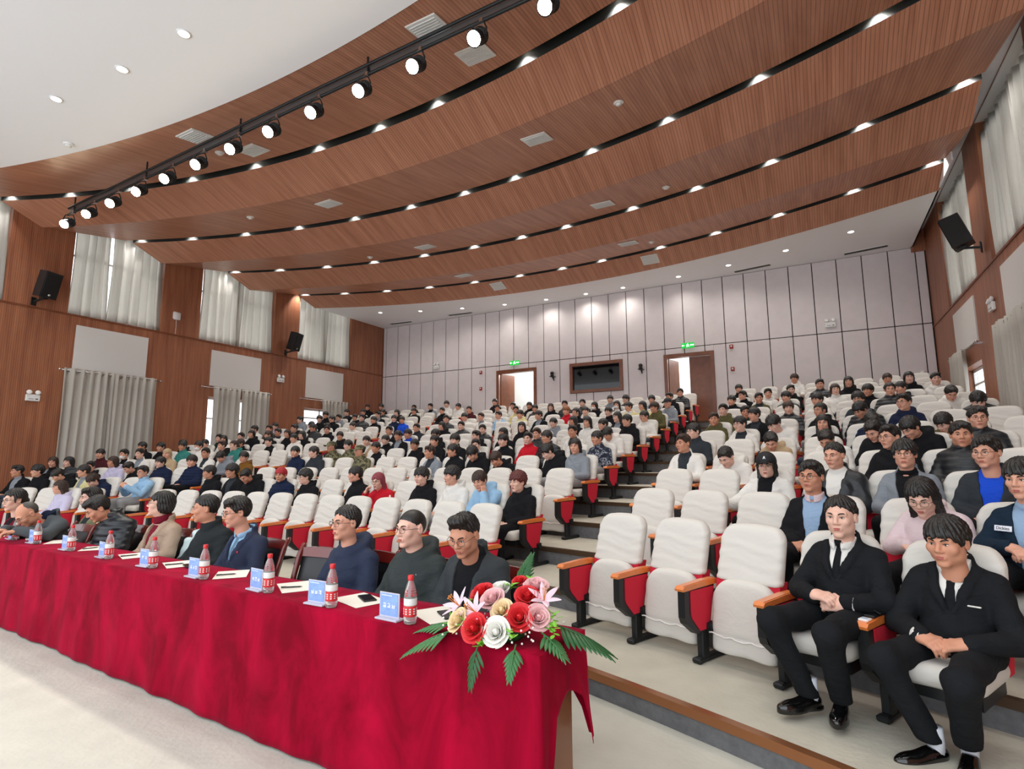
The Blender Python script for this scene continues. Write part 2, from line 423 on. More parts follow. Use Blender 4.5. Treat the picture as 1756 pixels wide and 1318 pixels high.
for side, sx, xw, ledge in (('left', -1, XL, LEDGE_L), ('right', 1, XR, LEDGE_R)):
    for i, (a, c) in enumerate(BAYS):
        gap = .03 if (i == 1 and sx < 0) else -.08
        m_ = (a+c)/2-(.25 if i == 1 else 0)
        for j, (p, q) in enumerate(((a+.02, m_-gap/2), (m_+gap/2, c-.02))):
            curtain('curtain', '%s half of the pale curtain in the %s upper window, %s wall' % (('near', 'far')[j], ORD[i], side), 'curtain', 'upper window curtains', xw+sx*.1, p, q, ledge+.01, 7.85 if sx < 0 else 7.62, 'curtain_high', seed=i*7+j+(50 if sx > 0 else 0), flare=.1, eyelets=sx > 0, amp=.08, waves=max(3, (q-p)*4.2))
    for i, (la, lc, z0, z1) in enumerate(LOWB):
        ra, rc = la-.28, lc+.36; xr = xw-sx*.12; zr = 3.88
        t = thing('curtain_rod', 'metal curtain rod over the %s lower window, %s wall' % (ORD[i], side), 'curtain rod', (xr, (ra+rc)/2, zr), group='lower curtain rods')
        h = (rc-ra)/2
        bb = MB(); bb.cyl((0, -h, 0), (0, h, 0), .014, n=10); bb.build('rod', 'silver', t, smooth=True)
        for s_ in (-1, 1):
            bb = MB(); bb.ell((0, s_*(h+.02), 0), (.03, .035, .03)); bb.build('finial', 'silver', t, smooth=True)
            bb = MB(); bb.bbox((-.01, s_*(h-.15)-.015, -.02), (sx*.115+.01 if sx > 0 else .01, s_*(h-.15)+.015, .02)) if sx > 0 else bb.bbox((-.115, s_*(h-.15)-.015, -.02), (.01, s_*(h-.15)+.015, .02)); bb.build('bracket', 'silver', t)
        zb = [.35, .95, 1.75][i]
        if i == 0: spans = [(la-.22, (la+lc)/2+.08, 'near'), ((la+lc)/2-.06, lc+.3, 'far')]
        elif i == 1: spans = [(la+.12, (la+lc)/2+.16, 'near'), ((la+lc)/2+.18, lc+.34, 'far')]
        else: spans = [(la+.78, lc+.18, 'single')]
        for j, (p, q, w_) in enumerate(spans):
            curtain('curtain', '%s grey-beige eyelet curtain hung from the %s lower rod, %s wall' % (w_, ORD[i], side), 'curtain', 'lower eyelet curtains', xr, p, q, zb, zr+.05, 'curtain_low', eyelets=True, seed=100+i*5+j+(60 if sx > 0 else 0), amp=.05)

for i, (a, c) in enumerate(BAYS):
    bb = MB(); bb.bbox((XR+.16, a, 7.5), (XR+.19, c, 7.88)); bb.bbox((XR+.001, a, 7.88), (XR+.3, c, 7.899)); struct(bb.build('trim_%d' % (10+i), 'white_plastic'), 'white pelmet above the %s right upper curtain' % ORD[i])
# rear wall: backing, panels, doors, control-room window
DOORS = [(-10.64, -8.92), (-4.18, -2.59)]; ZD = 5.05; Z13 = ZF[-1]
WIN = (-7.57, -5.6, 3.97, 5.05)
wb = MB()
def back_holes(b, ya, yb_):
    hs = [(a+.08, c-.08, Z13, ZD-.08) for a, c in DOORS]+[(WIN[0]+.06, WIN[1]-.06, WIN[2]+.06, WIN[3]-.06)]
    xs_ = sorted({XL-.3, XR+.3, *[h[0] for h in hs], *[h[1] for h in hs]}); zs = sorted({2.3, 8.0, *[h[2] for h in hs], *[h[3] for h in hs]})
    for i in range(len(xs_)-1):
        for j in range(len(zs)-1):
            cx_, cz = (xs_[i]+xs_[i+1])/2, (zs[j]+zs[j+1])/2
            if any(h[0] < cx_ < h[1] and h[2] < cz < h[3] for h in hs): continue
            b.bbox((xs_[i], ya, zs[j]), (xs_[i+1], yb_, zs[j+1]))
back_holes(wb, YB+.02, YB+.2)
wall_back = struct(wb.build('wall_back', 'joint_dark'), 'pale pinkish grey panelled rear wall')
lines = [2.89-.6385*i for i in range(31)]; edges = [XR-.02]+lines+[XL+.02]
edges = [e for e in edges if e >= XL]+([XL] if edges[-1] > XL else [])
g = .012
for i in range(len(edges)-1):
    xa, xb = edges[i+1]+g, edges[i]-g
    if xb-xa < .05: continue
    def panel(a, c, z0, z1):
        bb = MB(); bb.bev(((a+c)/2, YB+.005, (z0+z1)/2), (c-a, .035, z1-z0), .006); bb.build('wall_panel', 'rear_panel', wall_back)
    panel(xa, xb, ZJ+g, 7.44)
    # lower panels cut round doors and window
    segs = [(Z13, ZJ-g, xa, xb)]
    for (a, c) in DOORS:
        new = []
        for z0, z1, p, q in segs:
            if q <= a or p >= c: new.append((z0, z1, p, q)); continue
            if p < a-.04: new.append((z0, z1, p, a-.004))
            if q > c+.04: new.append((z0, z1, c+.004, q))
            new.append((ZD+.01, z1, max(p, a), min(q, c)))
        segs = new
    new = []
    for z0, z1, p, q in segs:
        if q <= WIN[0] or p >= WIN[1]: new.append((z0, z1, p, q)); continue
        if p < WIN[0]-.04: new.append((z0, z1, p, WIN[0]-.004)); p = WIN[0]
        if q > WIN[1]+.04: new.append((z0, z1, WIN[1]+.004, q)); q = WIN[1]
        new += [(z0, WIN[2]-.01, p, q), (WIN[3]+.01, z1, p, q)]
    for z0, z1, p, q in new: panel(p, q, z0, z1)
# doors
for di, (a, c) in enumerate(DOORS):
    d = struct(bpy.data.objects.new('door_%d' % (di+1), None), 'brown wooden double door in the rear wall, %s' % ('left of the dark window' if di == 0 else 'right of the dark window')); COL.objects.link(d)
    bb = MB(); fy0, fy1 = YB-.04, YB+.2
    bb.bbox((a, fy0, Z13), (a+.11, fy1, ZD)); bb.bbox((c-.11, fy0, Z13), (c, fy1, ZD)); bb.bbox((a+.11, fy0, ZD-.11), (c-.11, fy1, ZD)); bb.build('door_frame', 'door_wood', d)
    wl = (c-a-.22)/2
    def leaf(px, ang, sgn):
        M = Matrix.Translation((px, YB+.12, 0)) @ Matrix.Rotation(ang, 4, 'Z')
        bb = MB(); bb.bbox((0 if sgn > 0 else -wl, -.022, Z13+.01), (wl if sgn > 0 else 0, .022, ZD-.12)); o = put('door_leaf', bb.mesh('door_leaf', 'door_wood'), d, M=M)
        hb = MB(); hx = sgn*(wl-.08)
        hb.cyl((hx, -.05, Z13+.9), (hx, -.05, Z13+1.2), .012, n=8); hb.cyl((hx, -.05, Z13+.95), (hx, 0, Z13+.95), .01, n=8); hb.cyl((hx, -.05, Z13+1.15), (hx, 0, Z13+1.15), .01, n=8)
        hb.build('door_handle', 'silver', o)
    leaf(a+.11, math.radians(74), 1)
    leaf(c-.11, math.radians(-96) if di == 0 else 0, -1)
# lit corridor behind the doors
bb = MB(); bb.bbox((-12, YB+.3, 2.4), (0, 21.5, Z13)); bb.bbox((-12, 21.4, Z13), (0, 21.5, 6)); bb.bbox((-12, YB+.3, 5.9), (0, 21.5, 6)); bb.bbox((-12.1, YB+.2, 2.4), (-12, 21.5, 6)); bb.bbox((0, YB+.2, 2.4), (.1, 21.5, 6))
struct(bb.build('wall_corridor', 'white_panel'), 'white corridor seen through the open rear doors')
for x_ in (-9.6, -3.4): lamp('corridor_lamp', 'POINT', (x_, 20, 5.5), 260, (.95, .98, 1), size=.25)
# control-room window
t = struct(bpy.data.objects.new('window_20', None), 'wood framed dark control room window in the rear wall'); COL.objects.link(t)
bb = MB(); fy = (YB-.05, YB+.12)
for lo, hi in (((WIN[0], WIN[2]), (WIN[0]+.11, WIN[3])), ((WIN[1]-.11, WIN[2]), (WIN[1], WIN[3])), ((WIN[0]+.11, WIN[2]), (WIN[1]-.11, WIN[2]+.11)), ((WIN[0]+.11, WIN[3]-.11), (WIN[1]-.11, WIN[3]))):
    bb.bbox((lo[0], fy[0], lo[1]), (hi[0], fy[1], hi[1]))
bb.build('window_frame', 'door_wood', t)
bb = MB(); bb.bbox((WIN[0]+.1, YB+.04, WIN[2]+.1), (WIN[1]-.1, YB+.06, WIN[3]-.1)); bb.build('pane', 'glass_dark', t)

# ceiling: stepped wood bands on arcs, dark light slots, white ends
CXC, CR = -6.75, 22.7
def arc(apex, x, R=CR): return apex-(R-math.sqrt(R*R-(x-CXC)**2))
SLOT = [7.05, 9.95, 12.85, 15.70]; SW = .2; ZT, ZV, ZR = 7.70, 7.36, 7.42
STG = 5.1
cxs = [XL+(CXR-XL)*i/80 for i in range(81)]
def band(name, mt, rows, label, parent=None, kind='structure'):
    """rows: list of (function y(x), z) joined by strips"""
    b = MB()
    for (f0, z0), (f1, z1) in zip(rows, rows[1:]):
        V = [(x, f0(x), z0) for x in cxs]+[(x, f1(x), z1) for x in cxs]; n = len(cxs)
        b.add(V, [(i, n+i, n+i+1, i+1) for i in range(n-1)])
    o = b.build(name, mt, parent)
    if kind: struct(o, label)
    return o
stage_edge = lambda x: arc(STG, x, 27)
for i, s in enumerate(SLOT):
    v0 = stage_edge if i == 0 else (lambda x, s=SLOT[i-1]: arc(s+SW+.82, x))
    sl = lambda x, s=s: arc(s, x); sf = lambda x, s=s: arc(s+SW, x); v1 = lambda x, s=s, i=i: arc(s+SW+(.82 if i < 3 else .78), x)
    z1 = ZV if i < 3 else ZR
    band('ceiling_band', 'ceil_wood', [(v0, ZV), (sl, ZT), (sl, ZT+.02)], 'wood ceiling facet rising to the %s light slot from the stage' % ORD[i])
    band('ceiling_slot', 'slot_dark', [(sl, ZT+.02), (sl, ZT+.26), (sf, ZT+.26), (sf, ZT)], 'dark light slot, %s from the stage' % ORD[i])
    band('ceiling_band', 'ceil_wood', [(sf, ZT), (v1, z1)]+([(v1, z1+.04)] if i == 3 else []), 'wood ceiling facet falling behind the %s light slot from the stage' % ORD[i])
band('ceiling_rear', 'white_ceiling', [(lambda x: arc(SLOT[3]+SW+.78, x), ZR+.03), (lambda x: YB+.05, ZR+.03)], 'flat white ceiling strip above the last rows')
band('ceiling_stage', 'white_ceiling', [(lambda x: -2.2, ZV-.02), (lambda x: stage_edge(x)-.02, ZV-.02), (stage_edge, ZV+.02)], 'large smooth white ceiling over the front of the hall')
bb = MB(); bb.bbox((CXR, -1, 7.93), (XR+.3, YB, 7.97)); bb.bbox((CXR-.03, 13.2, ZR+.03), (CXR, YB, 7.95)); struct(bb.build('ceiling_recess', 'white_ceiling'), 'white curtain recess along the right wall')
bb = MB(); bb.bbox((CXR-.05, YB-.06, 7.3), (XR, YB, 7.95)); struct(bb.build('trim_3', 'wall_wood'))
bb = MB(); bb.bbox((XL-.3, -1, 8.0), (XR+.3, YB+.2, 8.05)); struct(bb.build('ceiling_deck', 'joint_dark'))
# ------------------------------------------------------------------ lights and fittings on ceiling
LX = [-16.2, -14.8, -13.25, -11.65, -9.95, -8.28, -6.75, -5.4, -3.55, -1.98, -.4, 1.2, 2.6]
dm = MB(); dm.lathe([(.075, .0), (.085, -.012), (.085, -.05), (.06, -.05)], 18); ring_me = dm.mesh('trim_ring', 'silver', True)
dm = MB(); dm.lathe([(.06, -.052), (.03, -.056), (.001, -.057)], 18); lens_me = dm.mesh('lens', 'lamp_glow', True)
for i, s in enumerate(SLOT):
    for j, x in enumerate(LX):
        y = arc(s+SW*.5, x); z = ZT+.26
        t = thing('downlight', 'recessed downlight in the %s ceiling slot from stage, %s from left wall' % (ORD[i], ORD[j]), 'ceiling light', (x, y, z), group='slot downlights')
        put('trim_ring', ring_me, t); put('lens', lens_me, t)
        lamp('slot_lamp', 'SPOT', (0, 0, -.075), SLOT_W*(1 if i < 2 else 1.45), (1, .965, .92), size=.04, spot=112, blend=.6, parent=t)
dm = MB(); dm.lathe([(.085, .0), (.095, -.008), (.07, -.012)], 20); ring2 = dm.mesh('trim_ring', 'white_plastic', True)
dm = MB(); dm.lathe([(.07, -.0125), (.03, -.016), (.001, -.017)], 20); lens2 = dm.mesh('lens', 'lamp_glow_soft', True)
rear_x = [-14.76, -13.23, -11.58, -9.89, -8.25, -6.72, -5.35, -3.44, -1.88, -.29, 1.26]
for j, x in enumerate(rear_x):
    y = arc(17.95, x, 20); t = thing('downlight', 'downlight in the rear white ceiling, %s from the left wall' % ORD[j], 'ceiling light', (x, y, ZR+.03), group='rear ceiling downlights')
    put('trim_ring', ring2, t); put('lens', lens2, t)
    lamp('rear_lamp', 'SPOT', (0, 0, -.03), REAR_W, (1, .95, .88), size=.05, spot=150, blend=1, parent=t)
for j, (x, y) in enumerate([(-10.28, 3.67), (-8.62, 3.81), (-7.14, 3.84)]):
    t = thing('downlight', 'round downlight in the white front ceiling, %s from the left' % ORD[j], 'ceiling light', (x, y, ZV-.02), group='front ceiling downlights')
    put('trim_ring', ring2, t); put('lens', lens2, t)
    lamp('front_lamp', 'SPOT', (0, 0, -.03), STAGE_W, (1, .97, .93), size=.07, spot=120, blend=.7, parent=t)
for j, x in enumerate((-5.6, -4.0, -2.4, -.8, .8, 2.2)):       # the row goes on over the front, out of view
    t = thing('downlight', 'round downlight in the white front ceiling, %s from the left' % ORD[j+3], 'ceiling light', (x, arc(3.84, x, 27), ZV-.02), group='front ceiling downlights')
    put('trim_ring', ring2, t); put('lens', lens2, t)
    lamp('front_lamp', 'SPOT', (0, 0, -.03), STAGE_W, (1, .97, .93), size=.07, spot=120, blend=.7, parent=t)

# spotlight bar with thirteen lamps
SPX = [(-14.25+.99*i, 5.55-.02*i, 6.85) for i in range(13)]
bar = thing('lighting_bar', 'long black lighting bar hung below the wood ceiling', 'lighting bar')
p0, p1 = Vector(SPX[0])+Vector((-.35, 0, .3)), Vector(SPX[-1])+Vector((.6, 0, .3))
path = [Vector(p)+Vector((0, .1, .30)) for p in SPX]; path = [path[0]+(path[0]-path[1])*.3]+path+[path[-1]+(path[-1]-path[-2])*1.5]
bb = MB(); bb.tube([p+Vector((0, 0, .16)) for p in path], .024, 8); bb.build('upper_rail', 'black_metal', bar, True)
bb = MB(); bb.tube(path, .024, 8); bb.build('lower_rail', 'black_metal', bar, True)
bb = MB()
for a, c in zip(path, path[1:]):
    d = c-a; n_ = d.normalized()
    bb.add([a+Vector((0, .02, .02)), c+Vector((0, .02, .02)), c+Vector((0, .02, .14)), a+Vector((0, .02, .14)), a+Vector((0, .05, .02)), c+Vector((0, .05, .02)), c+Vector((0, .05, .14)), a+Vector((0, .05, .14))], [(0, 1, 2, 3), (7, 6, 5, 4), (0, 4, 5, 1), (3, 2, 6, 7)])
bb.build('cable_tray', 'grey_metal', bar)
for i in range(1, len(path), 3):
    p = path[i]; bb = MB(); bb.cyl(p+Vector((0, 0, .0)), (p.x, p.y, 7.5), .016, n=8); bb.build('hanger_rod', 'black_metal', bar)
aim = Vector((-4.5, -.5, .8))
# one spotlight: yoke, body with fins, lens
def spot_meshes():
    b1 = MB(); b1.lathe([(.05, .16), (.085, .14), (.095, .02), (.10, -.10), (.105, -.12), (.09, -.12)], 18)
    for k in range(5): b1.lathe([(.098, .12-.025*k), (.106, .115-.025*k), (.098, .11-.025*k)], 18)
    b2 = MB(); b2.lathe([(.09, -.1205), (.05, -.127), (.001, -.13)], 18)
    b3 = MB(); b3.tube([(-.115, 0, 0), (-.12, 0, .1), (-.08, 0, .2), (.08, 0, .2), (.12, 0, .1), (.115, 0, 0)], .012, 6)
    return b1.mesh('lamp_body', 'black_plastic', True), b2.mesh('lens', 'spot_glow', True), b3.mesh('yoke', 'black_metal', True)
sm = spot_meshes()
for j, p in enumerate(SPX):
    p = Vector(p); tgt = Vector((p.x*.55-1.6, -1.5+.1*j, 1.0))
    q = (tgt-p).to_track_quat('-Z', 'Y')
    t = thing('stage_spotlight', 'black stage spotlight on the hanging bar, %s from the left end' % ORD[j], 'spotlight', p, group='stage spotlights')
    M = q.to_matrix().to_4x4()
    put('lamp_body', sm[0], t, M=M); put('lens', sm[1], t, M=M)
    put('yoke', sm[2], t, M=Matrix.Translation((0, .02, 0)) @ Matrix.Rotation(q.to_euler('XYZ').z, 4, 'Z'))
    bb = MB(); bb.cyl((0, .02, .2), (0, .1, .3), .014, n=8); bb.box((0, .1, .3), (.05, .06, .06)); bb.build('clamp', 'silver', t)
    d_ = (tgt-p).normalized()
    lamp('stage_spot_lamp', 'SPOT', d_*.135, SPOT_W, (1, .955, .88), target=d_*2, size=.07, spot=70, blend=.8, parent=t)

# ceiling vents and smoke detectors
def facet_z(x, y):
    prev = (stage_edge(x), ZV)
    if y < prev[0]: return ZV-.02, 0
    for i, s in enumerate(SLOT):
        a = arc(s, x)
        if y <= a: t = (y-prev[0])/(a-prev[0]); return prev[1]+(ZT-prev[1])*t, math.atan2(ZT-prev[1], a-prev[0])
        c = arc(s+SW, x)
        if y <= c: return ZT+.2, 0
        d = arc(s+SW+(.82 if i < 3 else .78), x); zz = ZV if i < 3 else ZR
        if y <= d: t = (y-c)/(d-c); return ZT+(zz-ZT)*t, math.atan2(zz-ZT, d-c)
        prev = (d, ZV if i < 3 else ZR)
    return ZR+.03, 0
vb = MB(); vb.bev((0, 0, -.012), (.5, .42, .024), .008); vent_f = vb.mesh('vent_frame', 'grille_white')
vs = []
for k in range(7):
    vb = MB(); vb.box((0, -.15+.05*k, -.03), (.42, .012, .014)); vs.append(vb.mesh('slat', 'vent_grey'))
VENTS = [(-4.23, 5.45), (-9.5, 5.45), (-4.04, 6.35), (-9.24, 6.44), (-4.11, 8.6), (-9.46, 8.6), (-3.96, 11.85), (-9.2, 11.9), (-4.05, 14.2), (-9.42, 14.2), (-3.93, 16.05), (-9.23, 16.05)]
for j, (x, y) in enumerate(VENTS):
    z, a = facet_z(x, y)
    t = thing('ceiling_vent', 'white square air grille on the wood ceiling, %s counted from the stage' % ORD[j], 'vent', M=Matrix.Translation((x, y, z)) @ Matrix.Rotation(a, 4, 'X'), group='ceiling air grilles')
    put('vent_frame', vent_f, t)
    for m_ in vs: put('slat', m_, t)
DETS = [(-11.59, 4.4), (-9.82, 6.14), (-2.45, 8.3), (-11.65, 8.17), (-2.47, 11.79), (-11.17, 11.8), (-3.52, 14.6)]
for j, (x, y) in enumerate(DETS):
    z, a = facet_z(x, y); M = Matrix.Translation((x, y, z)) @ Matrix.Rotation(a, 4, 'X')
    t = thing('smoke_detector', 'small white smoke detector on the ceiling, %s counted from the stage' % ORD[j], 'smoke detector', M=M, group='smoke detectors')
    vb = MB(); vb.lathe([(.085, 0), (.085, -.02), (.07, -.03)], 18); vb.build('base', 'white_plastic', t, True)
    vb = MB(); vb.lathe([(.05, -.03), (.045, -.055), (.001, -.06)], 18); vb.build('sensor_dome', 'white_plastic', t, True)
for j, (x, y) in enumerate([(-15.1, 17.95), (-12.1, 18.0), (-1.27, 18.0), (1.7, 17.95)]):
    t = thing('linear_diffuser', 'dark slotted air diffuser in the rear white ceiling, %s from the left' % ORD[j], 'vent', (x, y, ZR+.03), -.16 if x > -3 else .1, 'linear diffusers')
    vb = MB(); vb.bbox((-.55, -.1, -.012), (.55, .1, 0)); vb.build('vent_frame', 'white_plastic', t)
    for k in range(3): vb = MB(); vb.bbox((-.52, -.075+.052*k, -.018), (.52, -.045+.052*k, -.01)); vb.build('slat', 'dark_vent', t)

# ------------------------------------------------------------------ fittings on walls
def speaker(x, y, z, face, label, tilt=.25):
    t = thing('wall_speaker', label, 'speaker', (x, y, z), face, 'wall loudspeakers')
    M = Matrix.Rotation(tilt, 4, 'X')      # faces -y locally
    vb = MB(); vb.prism([(-.2, .16), (.2, .16), (.13, -.16), (-.13, -.16)], -.32, .32, axis=2); put('cabinet', vb.mesh('cabinet', 'black_plastic'), t, M=M @ Matrix.Rotation(math.pi, 4, 'Z'))
    vb = MB(); vb.bev((0, -.168, 0), (.38, .02, .6), .008); put('grille', vb.mesh('grille', 'black_cone'), t, M=M)
    vb = MB(); vb.lathe([(.03, 0), (.02, .012), (.001, .012)], 14); put('badge', vb.mesh('badge', 'silver'), t, M=M @ Matrix.Translation((.0, -.178, -.24)) @ Matrix.Rotation(math.pi/2, 4, 'X'))
    vb = MB(); vb.cyl((0, .05, -.34), (0, .32, -.40), .025, n=8); vb.box((0, .33, -.4), (.12, .02, .2)); vb.box((0, .05, -.34), (.1, .14, .04)); vb.build('bracket', 'black_metal', t)
speaker(XL+.34, 6.0, 5.86, math.pi/2+.3, 'black wall loudspeaker between the near upper windows, left wall')
speaker(XL+.34, 13.35, 5.86, math.pi/2+.3, 'black wall loudspeaker before the last upper window, left wall')
speaker(XR-.36, 13.2, 5.95, -math.pi/2-.35, 'large black wall loudspeaker high on the right wall', .3)
def emerg(loc, rz, label):
    t = thing('emergency_light', label, 'emergency light', loc, rz, 'twin-head emergency lights')
    vb = MB(); vb.bev((0, -.03, 0), (.28, .06, .16), .012); vb.build('housing', 'white_plastic', t)
    for s_ in (-1, 1):
        vb = MB(); vb.lathe([(.03, -.03), (.055, .0), (.055, .03), (.05, .035)], 14); put('lamp_head', vb.mesh('lamp_head', 'white_plastic', True), t, M=Matrix.Translation((s_*.085, -.04, .125)) @ Matrix.Rotation(math.radians(70), 4, 'X'))
    vb = MB(); vb.box((.07, -.062, -.03), (.05, .004, .03)); vb.box((-.04, -.062, -.03), (.1, .004, .012)); vb.build('indicator', 'grey_metal', t)
emerg((XL, 6.1, 3.12), math.pi/2, 'white twin-head emergency light near the nearest curtain, left wall')
emerg((XL, 13.1, 4.45), math.pi/2, 'white twin-head emergency light further back on the left wall')
emerg((-13.5, YB-.02, 5.44), 0, 'white twin-head emergency light on the left of the rear wall')
emerg((.7, YB-.02, 5.49), 0, 'white twin-head emergency light on the right of the rear wall')
emerg((XR, 13.0, 4.35), -math.pi/2, 'white twin-head emergency light on the right wall')
t = thing('access_point', 'white rounded wireless box on the left wall between curtains', 'access point', (XL, 9.33, 5.9), math.pi/2)
vb = MB(); vb.bev((0, -.03, 0), (.24, .06, .24), .03); vb.build('casing', 'white_plastic', t, True)
vb = MB(); vb.tube([(0, -.01, -.12), (.01, -.01, -.3), (0, -.01, -.55)], .006, 6); vb.build('cable', 'white_plastic', t)
# exit signs with running figure and arrow
for x_, lb in ((-9.83, 'green emergency exit sign above the left rear door'), (-3.38, 'green emergency exit sign above the right rear door')):
    t = thing('exit_sign', lb, 'exit sign', (x_, YB-.03, 5.3), 0, 'exit signs')
    vb = MB(); vb.bev((0, 0, 0), (.4, .04, .17), .008); vb.build('sign_box', 'exit_green', t)
    vb = MB(); y_ = -.023
    vb.box((-.13, y_, 0), (.07, .004, .012)); vb.prism([(-.19, 0), (-.15, .035), (-.15, -.035)], y_-.002, y_+.002, 1); vb.build('arrow', 'exit_white', t)
    vb = MB(); vb.ell((.0, y_, .048), (.013, .003, .013), 10, 6)
    for a_, b_ in (((0, .034), (-.005, -.005)), ((-.003, .03), (-.04, .018)), ((0, .03), (.035, .012)), ((-.005, -.005), (-.035, -.03)), ((-.035, -.03), (-.03, -.058)), ((-.005, -.005), (.02, -.03)), ((.02, -.03), (.05, -.04))):
        vb.cyl((a_[0], y_, a_[1]), (b_[0], y_, b_[1]), .0075, n=6)
    vb.build('running_figure', 'exit_white', t)
    vb = MB()
    for q in range(4): vb.box((.09+.03*q, y_, 0), (.02, .004, .03)); vb.box((.09+.03*q, y_, .026), (.014, .004, .006))
    vb.build('lettering', 'exit_white', t)
for x_, z_, lb in ((-11.35, 5.05, 'upper red fire alarm box left of the left door'), (-11.35, 4.4, 'lower red fire alarm box left of the left door'), (-2.05, 5.12, 'upper red fire alarm box right of the right door'), (-2.05, 4.4, 'lower red fire alarm box right of the right door')):
    t = thing('fire_alarm', lb, 'fire alarm', (x_, YB-.015, z_), 0, 'red fire alarm boxes')
    vb = MB(); vb.bev((0, -.02, 0), (.11, .05, .13), .01); vb.build('alarm_box', 'alarm_red', t)
    vb = MB(); vb.lathe([(.03, 0), (.025, .012), (.001, .014)], 12); put('alarm_lens', vb.mesh('alarm_lens', 'white_plastic', True), t, M=Matrix.Translation((0, -.045, .01)) @ Matrix.Rotation(math.pi/2, 4, 'X'))
for x_, lb in ((-8.2, 'black camera on a wall bracket left of the dark window'), (-4.93, 'black camera on a wall bracket right of the dark window')):
    t = thing('wall_camera', lb, 'camera', (x_, YB-.02, 4.62), 0, 'wall cameras')
    vb = MB(); vb.box((0, -.12, 0), (.16, .24, .02)); vb.prism([(0, 0), (-.2, 0), (0, -.14)], -.01, .01, 0); vb.build('bracket', 'black_metal', t)
    vb = MB(); vb.lathe([(.06, 0), (.065, .05), (.05, .07)], 14); put('camera_base', vb.mesh('camera_base', 'black_plastic', True), t, loc=(0, -.16, .012))
    vb = MB(); vb.ell((0, -.16, .13), (.07, .07, .065), 14, 10); vb.build('camera_head', 'black_plastic', t, True)
    vb = MB(); vb.cyl((0, -.2, .125), (0, -.25, .115), .035, .032, 12); vb.build('camera_lens', 'glass_dark', t)
t = thing('corner_camera', 'small white dome camera on the rear wall by the right corner', 'camera', (2.75, YB-.02, 3.85))
vb = MB(); vb.box((0, -.03, .08), (.1, .06, .05)); vb.cyl((0, -.06, .08), (0, -.14, .05), .02, n=8); vb.build('bracket', 'white_plastic', t)
vb = MB(); vb.ell((0, -.16, .02), (.07, .07, .06), 14, 10); vb.build('dome', 'white_plastic', t, True)
# ------------------------------------------------------------------ implicit-surface modelling (smooth unions -> quad mesh)
class G:
    def __init__(s, lo, hi, h):
        s.lo = np.array(lo, np.float32); s.h = h
        n = [int(math.ceil((hi[i]-lo[i])/h))+1 for i in range(3)]
        s.x = (lo[0]+h*np.arange(n[0], dtype=np.float32))[:, None, None]
        s.y = (lo[1]+h*np.arange(n[1], dtype=np.float32))[None, :, None]
        s.z = (lo[2]+h*np.arange(n[2], dtype=np.float32))[None, None, :]
        s.n = n
def f_ell(g, c, r):
    x, y, z = g.x-c[0], g.y-c[1], g.z-c[2]
    k0 = np.sqrt((x/r[0])**2+(y/r[1])**2+(z/r[2])**2); k1 = np.sqrt((x/r[0]**2)**2+(y/r[1]**2)**2+(z/r[2]**2)**2)+1e-6
    return k0*(k0-1)/k1
def f_cap(g, a, b, ra, rb=None):
    rb = ra if rb is None else rb
    d = [b[i]-a[i] for i in range(3)]; dd = sum(q*q for q in d)+1e-9
    t = np.clip(((g.x-a[0])*d[0]+(g.y-a[1])*d[1]+(g.z-a[2])*d[2])/dd, 0, 1)
    return np.sqrt((g.x-a[0]-t*d[0])**2+(g.y-a[1]-t*d[1])**2+(g.z-a[2]-t*d[2])**2)-(ra+(rb-ra)*t)
def f_box(g, c, hsize, r=.01, rx=0):
    x, y, z = g.x-c[0], g.y-c[1], g.z-c[2]
    if rx: cr, sr = math.cos(rx), math.sin(rx); y, z = y*cr+z*sr, -y*sr+z*cr
    qx, qy, qz = np.abs(x)-hsize[0]+r, np.abs(y)-hsize[1]+r, np.abs(z)-hsize[2]+r
    return np.sqrt(np.maximum(qx, 0)**2+np.maximum(qy, 0)**2+np.maximum(qz, 0)**2)+np.minimum(np.maximum(np.maximum(qx, qy), qz), 0)-r
def smin(a, b, k):
    h = np.maximum(k-np.abs(a-b), 0)/k
    return np.minimum(a, b)-h*h*k*.25
def smax(a, b, k): return -smin(-a, -b, k)
